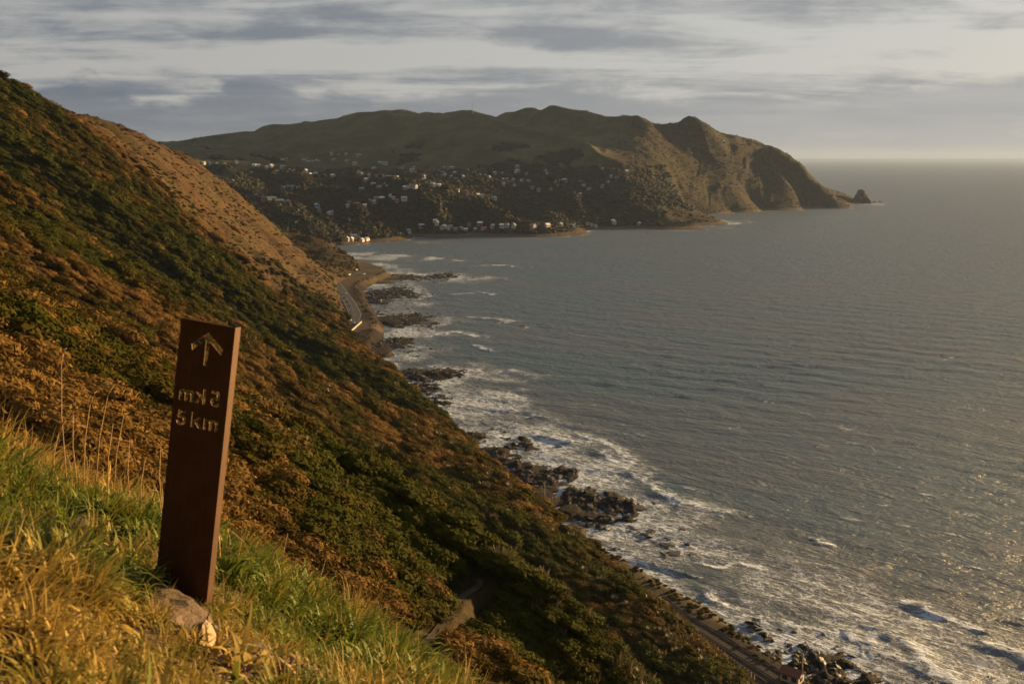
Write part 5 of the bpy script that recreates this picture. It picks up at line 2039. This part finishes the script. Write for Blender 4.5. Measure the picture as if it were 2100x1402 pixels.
for i, (px, py, wpx, hpx) in enumerate(LONE):
    p = on_level(px, py, 0.0)
    k = p[1] / FPX
    t = link("shore_rock", rk[i % 7], None, category="rock", group="dark rocks scattered in the surf",
             label="%s dark rock %s" % ("large" if wpx * k > 3.2 else "small", "in the surf beside the railway and hut" if px > 1500 else "awash alone in open white water" if px > 1325 or wpx < 11
             else "on the reef around the gravel flat" if px > 930 else "on the reef below the sea wall and road"))
    t.location = (p[0], p[1], -0.1)
    t.scale = (wpx * k, wpx * k * random.uniform(0.6, 1.0), max(0.6, hpx * k * 0.48))
    t.rotation_euler = (0, 0, random.uniform(0, 6.28))


def make_rubble():
    r = np.random.default_rng(71)
    P, S = [], []
    for cx, cy, a, b, h in reef_c:
        n = int(np.clip(a * b * 0.5, 40, 420))
        x = cx + r.normal(0, 0.75, n) * a
        y = cy + r.normal(0, 0.75, n) * b
        z = shore_height(x, y)[0]
        P.append(np.stack([x, y, np.maximum(z, -0.4) - 0.1], 1))
        s = (0.3 + 1.1 * r.uniform(0, 1, n) ** 2.8) * (1 + cy / 1500)
        S.append(np.stack([s * r.uniform(0.8, 1.5, n), s, s * r.uniform(0.3, 0.6, n)], 1))
    P, S = np.concatenate(P), np.concatenate(S)
    s_, n_ = su(P[:, 0], P[:, 1])
    ok = (n_ - toe(s_)) > platform(s_) + 3
    P, S = P[ok], S[ok]
    n = len(P)
    rot = r.uniform(-0.5, 0.5, (n, 3))
    rot[:, 2] = r.uniform(0, 6.28, n)
    pr = [proto("reef_%d" % i, rock_mesh("reef_rock", 950 + i, 2, 0.34, 0.7, 9), M_SEAROCK) for i in range(6)]
    return scatter("reef_rubble", P, rot, S, r.integers(0, 6, n), pr, r.uniform(0, 1, n), label="mass of broken dark rock making up the tidal reefs", category="rubble")


make_rubble()

# ------------------------------------------------------------------ haze
bm = bmesh.new()
box_bm(bm, (10000, 18500, 155.0), 62000, 49000, 340.0)
hz = bm_mesh(bm, "haze")
hm = bpy.data.materials.new("sea_haze")
hm.use_nodes = True
hn = NT(hm.node_tree)
ho = hn.n('ShaderNodeOutputMaterial')
pv = hn.n('ShaderNodeVolumePrincipled', inp={'Color': (0.24, 0.33, 0.54, 1), 'Density': 3.0e-5, 'Anisotropy': 0.2})
hn.link(pv.outputs[0], ho.inputs['Volume'])
link("haze", hz, hm, kind="stuff", label="thin pale evening haze over sea and headland", category="haze")

# ------------------------------------------------------------------ shrubs and flax one can tell apart
S_LEAF = mat_foliage("big_shrub_leaf", (0.070, 0.048, 0.010), (0.044, 0.052, 0.006), 0.8, 0.02, 0.06, inst=False, gain=0.7)
F_LEAF = mat_foliage("big_flax_leaf", (0.085, 0.075, 0.025), (0.060, 0.068, 0.022), 0.55, 0.25, 0.15, inst=False, dry=(0.26, 0.19, 0.09), gain=0.85)
M_TWIG = plain("twig_bark", (0.05, 0.035, 0.022), 0.9, scale=4)
big_me = [leaf_cloud("foliage", 2200, 0.062, 6 + i, 1500 + i, 0.8) for i in range(3)]
flax_me = [blade_tuft("leaf_fan", 60, 1520 + i, (0.7, 1.2), 0.075, 0.25, 0.75, 5) for i in range(3)]
twig_me = [tube([(0, 0, -0.5), (0.05 * i, 0.04, 0.1), (0.15, -0.1 * i, 0.55)], [0.07, 0.05, 0.02], 5) for i in range(3)]
for m_ in big_me:
    m_.materials.append(S_LEAF)
for m_ in flax_me:
    m_.materials.append(F_LEAF)
for m_ in twig_me:
    m_.materials.append(M_TWIG)
SHRUBS = [(1240, 1330, 46), (1215, 1120, 22), (700, 520, 10), (330, 560, 16), (540, 830, 26), (700, 900, 24), (820, 880, 26), (760, 1000, 26), (880, 1080, 30), (620, 1010, 24), (1040, 1180, 26), (1120, 1120, 22), (960, 980, 22),
          (1180, 1230, 26), (1310, 1290, 24), (1090, 1300, 30), (480, 720, 22), (620, 760, 20), (250, 640, 22), (120, 560, 22), (60, 690, 30), (200, 760, 30), (430, 620, 16), (800, 1130, 26), (1400, 1360, 26), (1010, 1340, 34)]
for i, (px, py, rpx) in enumerate(SHRUBS):
    p = raycast_land(px, py)
    if p is None:
        continue
    if on_track(np.array([p[0]]), np.array([p[1]]), 5.0)[0]:
        continue
    k = p[1] / FPX / CP
    zone = "on the spur carrying the walking track" if p[1] < 150 else "on the shoulder above the railway" if px > 1000 else "on the bushy face beyond the gully"
    t = link("coastal_shrub", None, category="shrub", group="large shrubs on the hillside", label="large rounded green shrub %s" % zone)
    t.location = (p[0], p[1], p[2] - 0.2)
    t.rotation_euler = (0, R(20), BE + 0.3 * math.sin(i * 7))
    sc_ = rpx * k * 0.9
    t.scale = (sc_ * 1.35, sc_, sc_)
    link("foliage", big_me[i % 3], None, t)
    link("stem", twig_me[i % 3], None, t)
rf = np.random.default_rng(81)
FLAX = [(952, 1000), (930, 1010), (1000, 1060), (1010, 1075), (990, 1160), (1010, 1150), (1030, 1165), (1120, 1170), (1140, 1190), (1060, 1215), (1080, 1230), (1090, 1245), (1130, 1250), (1020, 1280), (990, 1270), (1080, 1350), (1100, 1300),
        (1200, 1180), (1230, 1200), (1260, 1240), (1290, 1250), (1330, 1300), (1350, 1330), (1370, 1300), (1420, 1340), (1390, 1280), (1440, 1370), (1460, 1390), (1180, 1370), (1250, 1380), (1300, 1370), (950, 1160), (900, 1120), (870, 1150),
        (820, 1060), (780, 930), (810, 960), (740, 970), (860, 990), (720, 1010), (690, 1060), (770, 1180), (720, 1130), (960, 1180), (1150, 1330), (1110, 1390), (1010, 1240), (1040, 1390), (880, 850), (900, 880), (930, 920), (860, 830)]
for i, (px, py) in enumerate(FLAX):
    p = raycast_land(px, py)
    if p is None:
        continue
    k = p[1] / FPX / CP
    if on_track(np.array([p[0]]), np.array([p[1]]), 2.6)[0]:
        continue
    zone = "beside the walking track" if np.min(seg_dist(np.array([p[0]]), np.array([p[1]]), track_xy)[0]) < 14 else "on the shoulder above the railway" if px > 1180 else "on the lower face above the reefs"
    t = link("flax_clump", None, category="flax", group="pale flax clumps on the hillside", label="pale spiky flax clump %s" % zone)
    t.location = (p[0], p[1], p[2] + 0.9)
    t.rotation_euler = (0, 0, i * 1.7)
    sc_ = float(np.clip(15 * k * rf.uniform(0.8, 1.3), 0.9, 2.6))
    t.scale = (sc_, sc_, sc_ * 0.9)
    link("leaf_fan", flax_me[i % 3], None, t)
    o = link("leaf_fan", flax_me[(i + 1) % 3], None, t)
    o.location = (0.3, 0.25, 0)
    o.rotation_euler = (0, 0, 1.1)
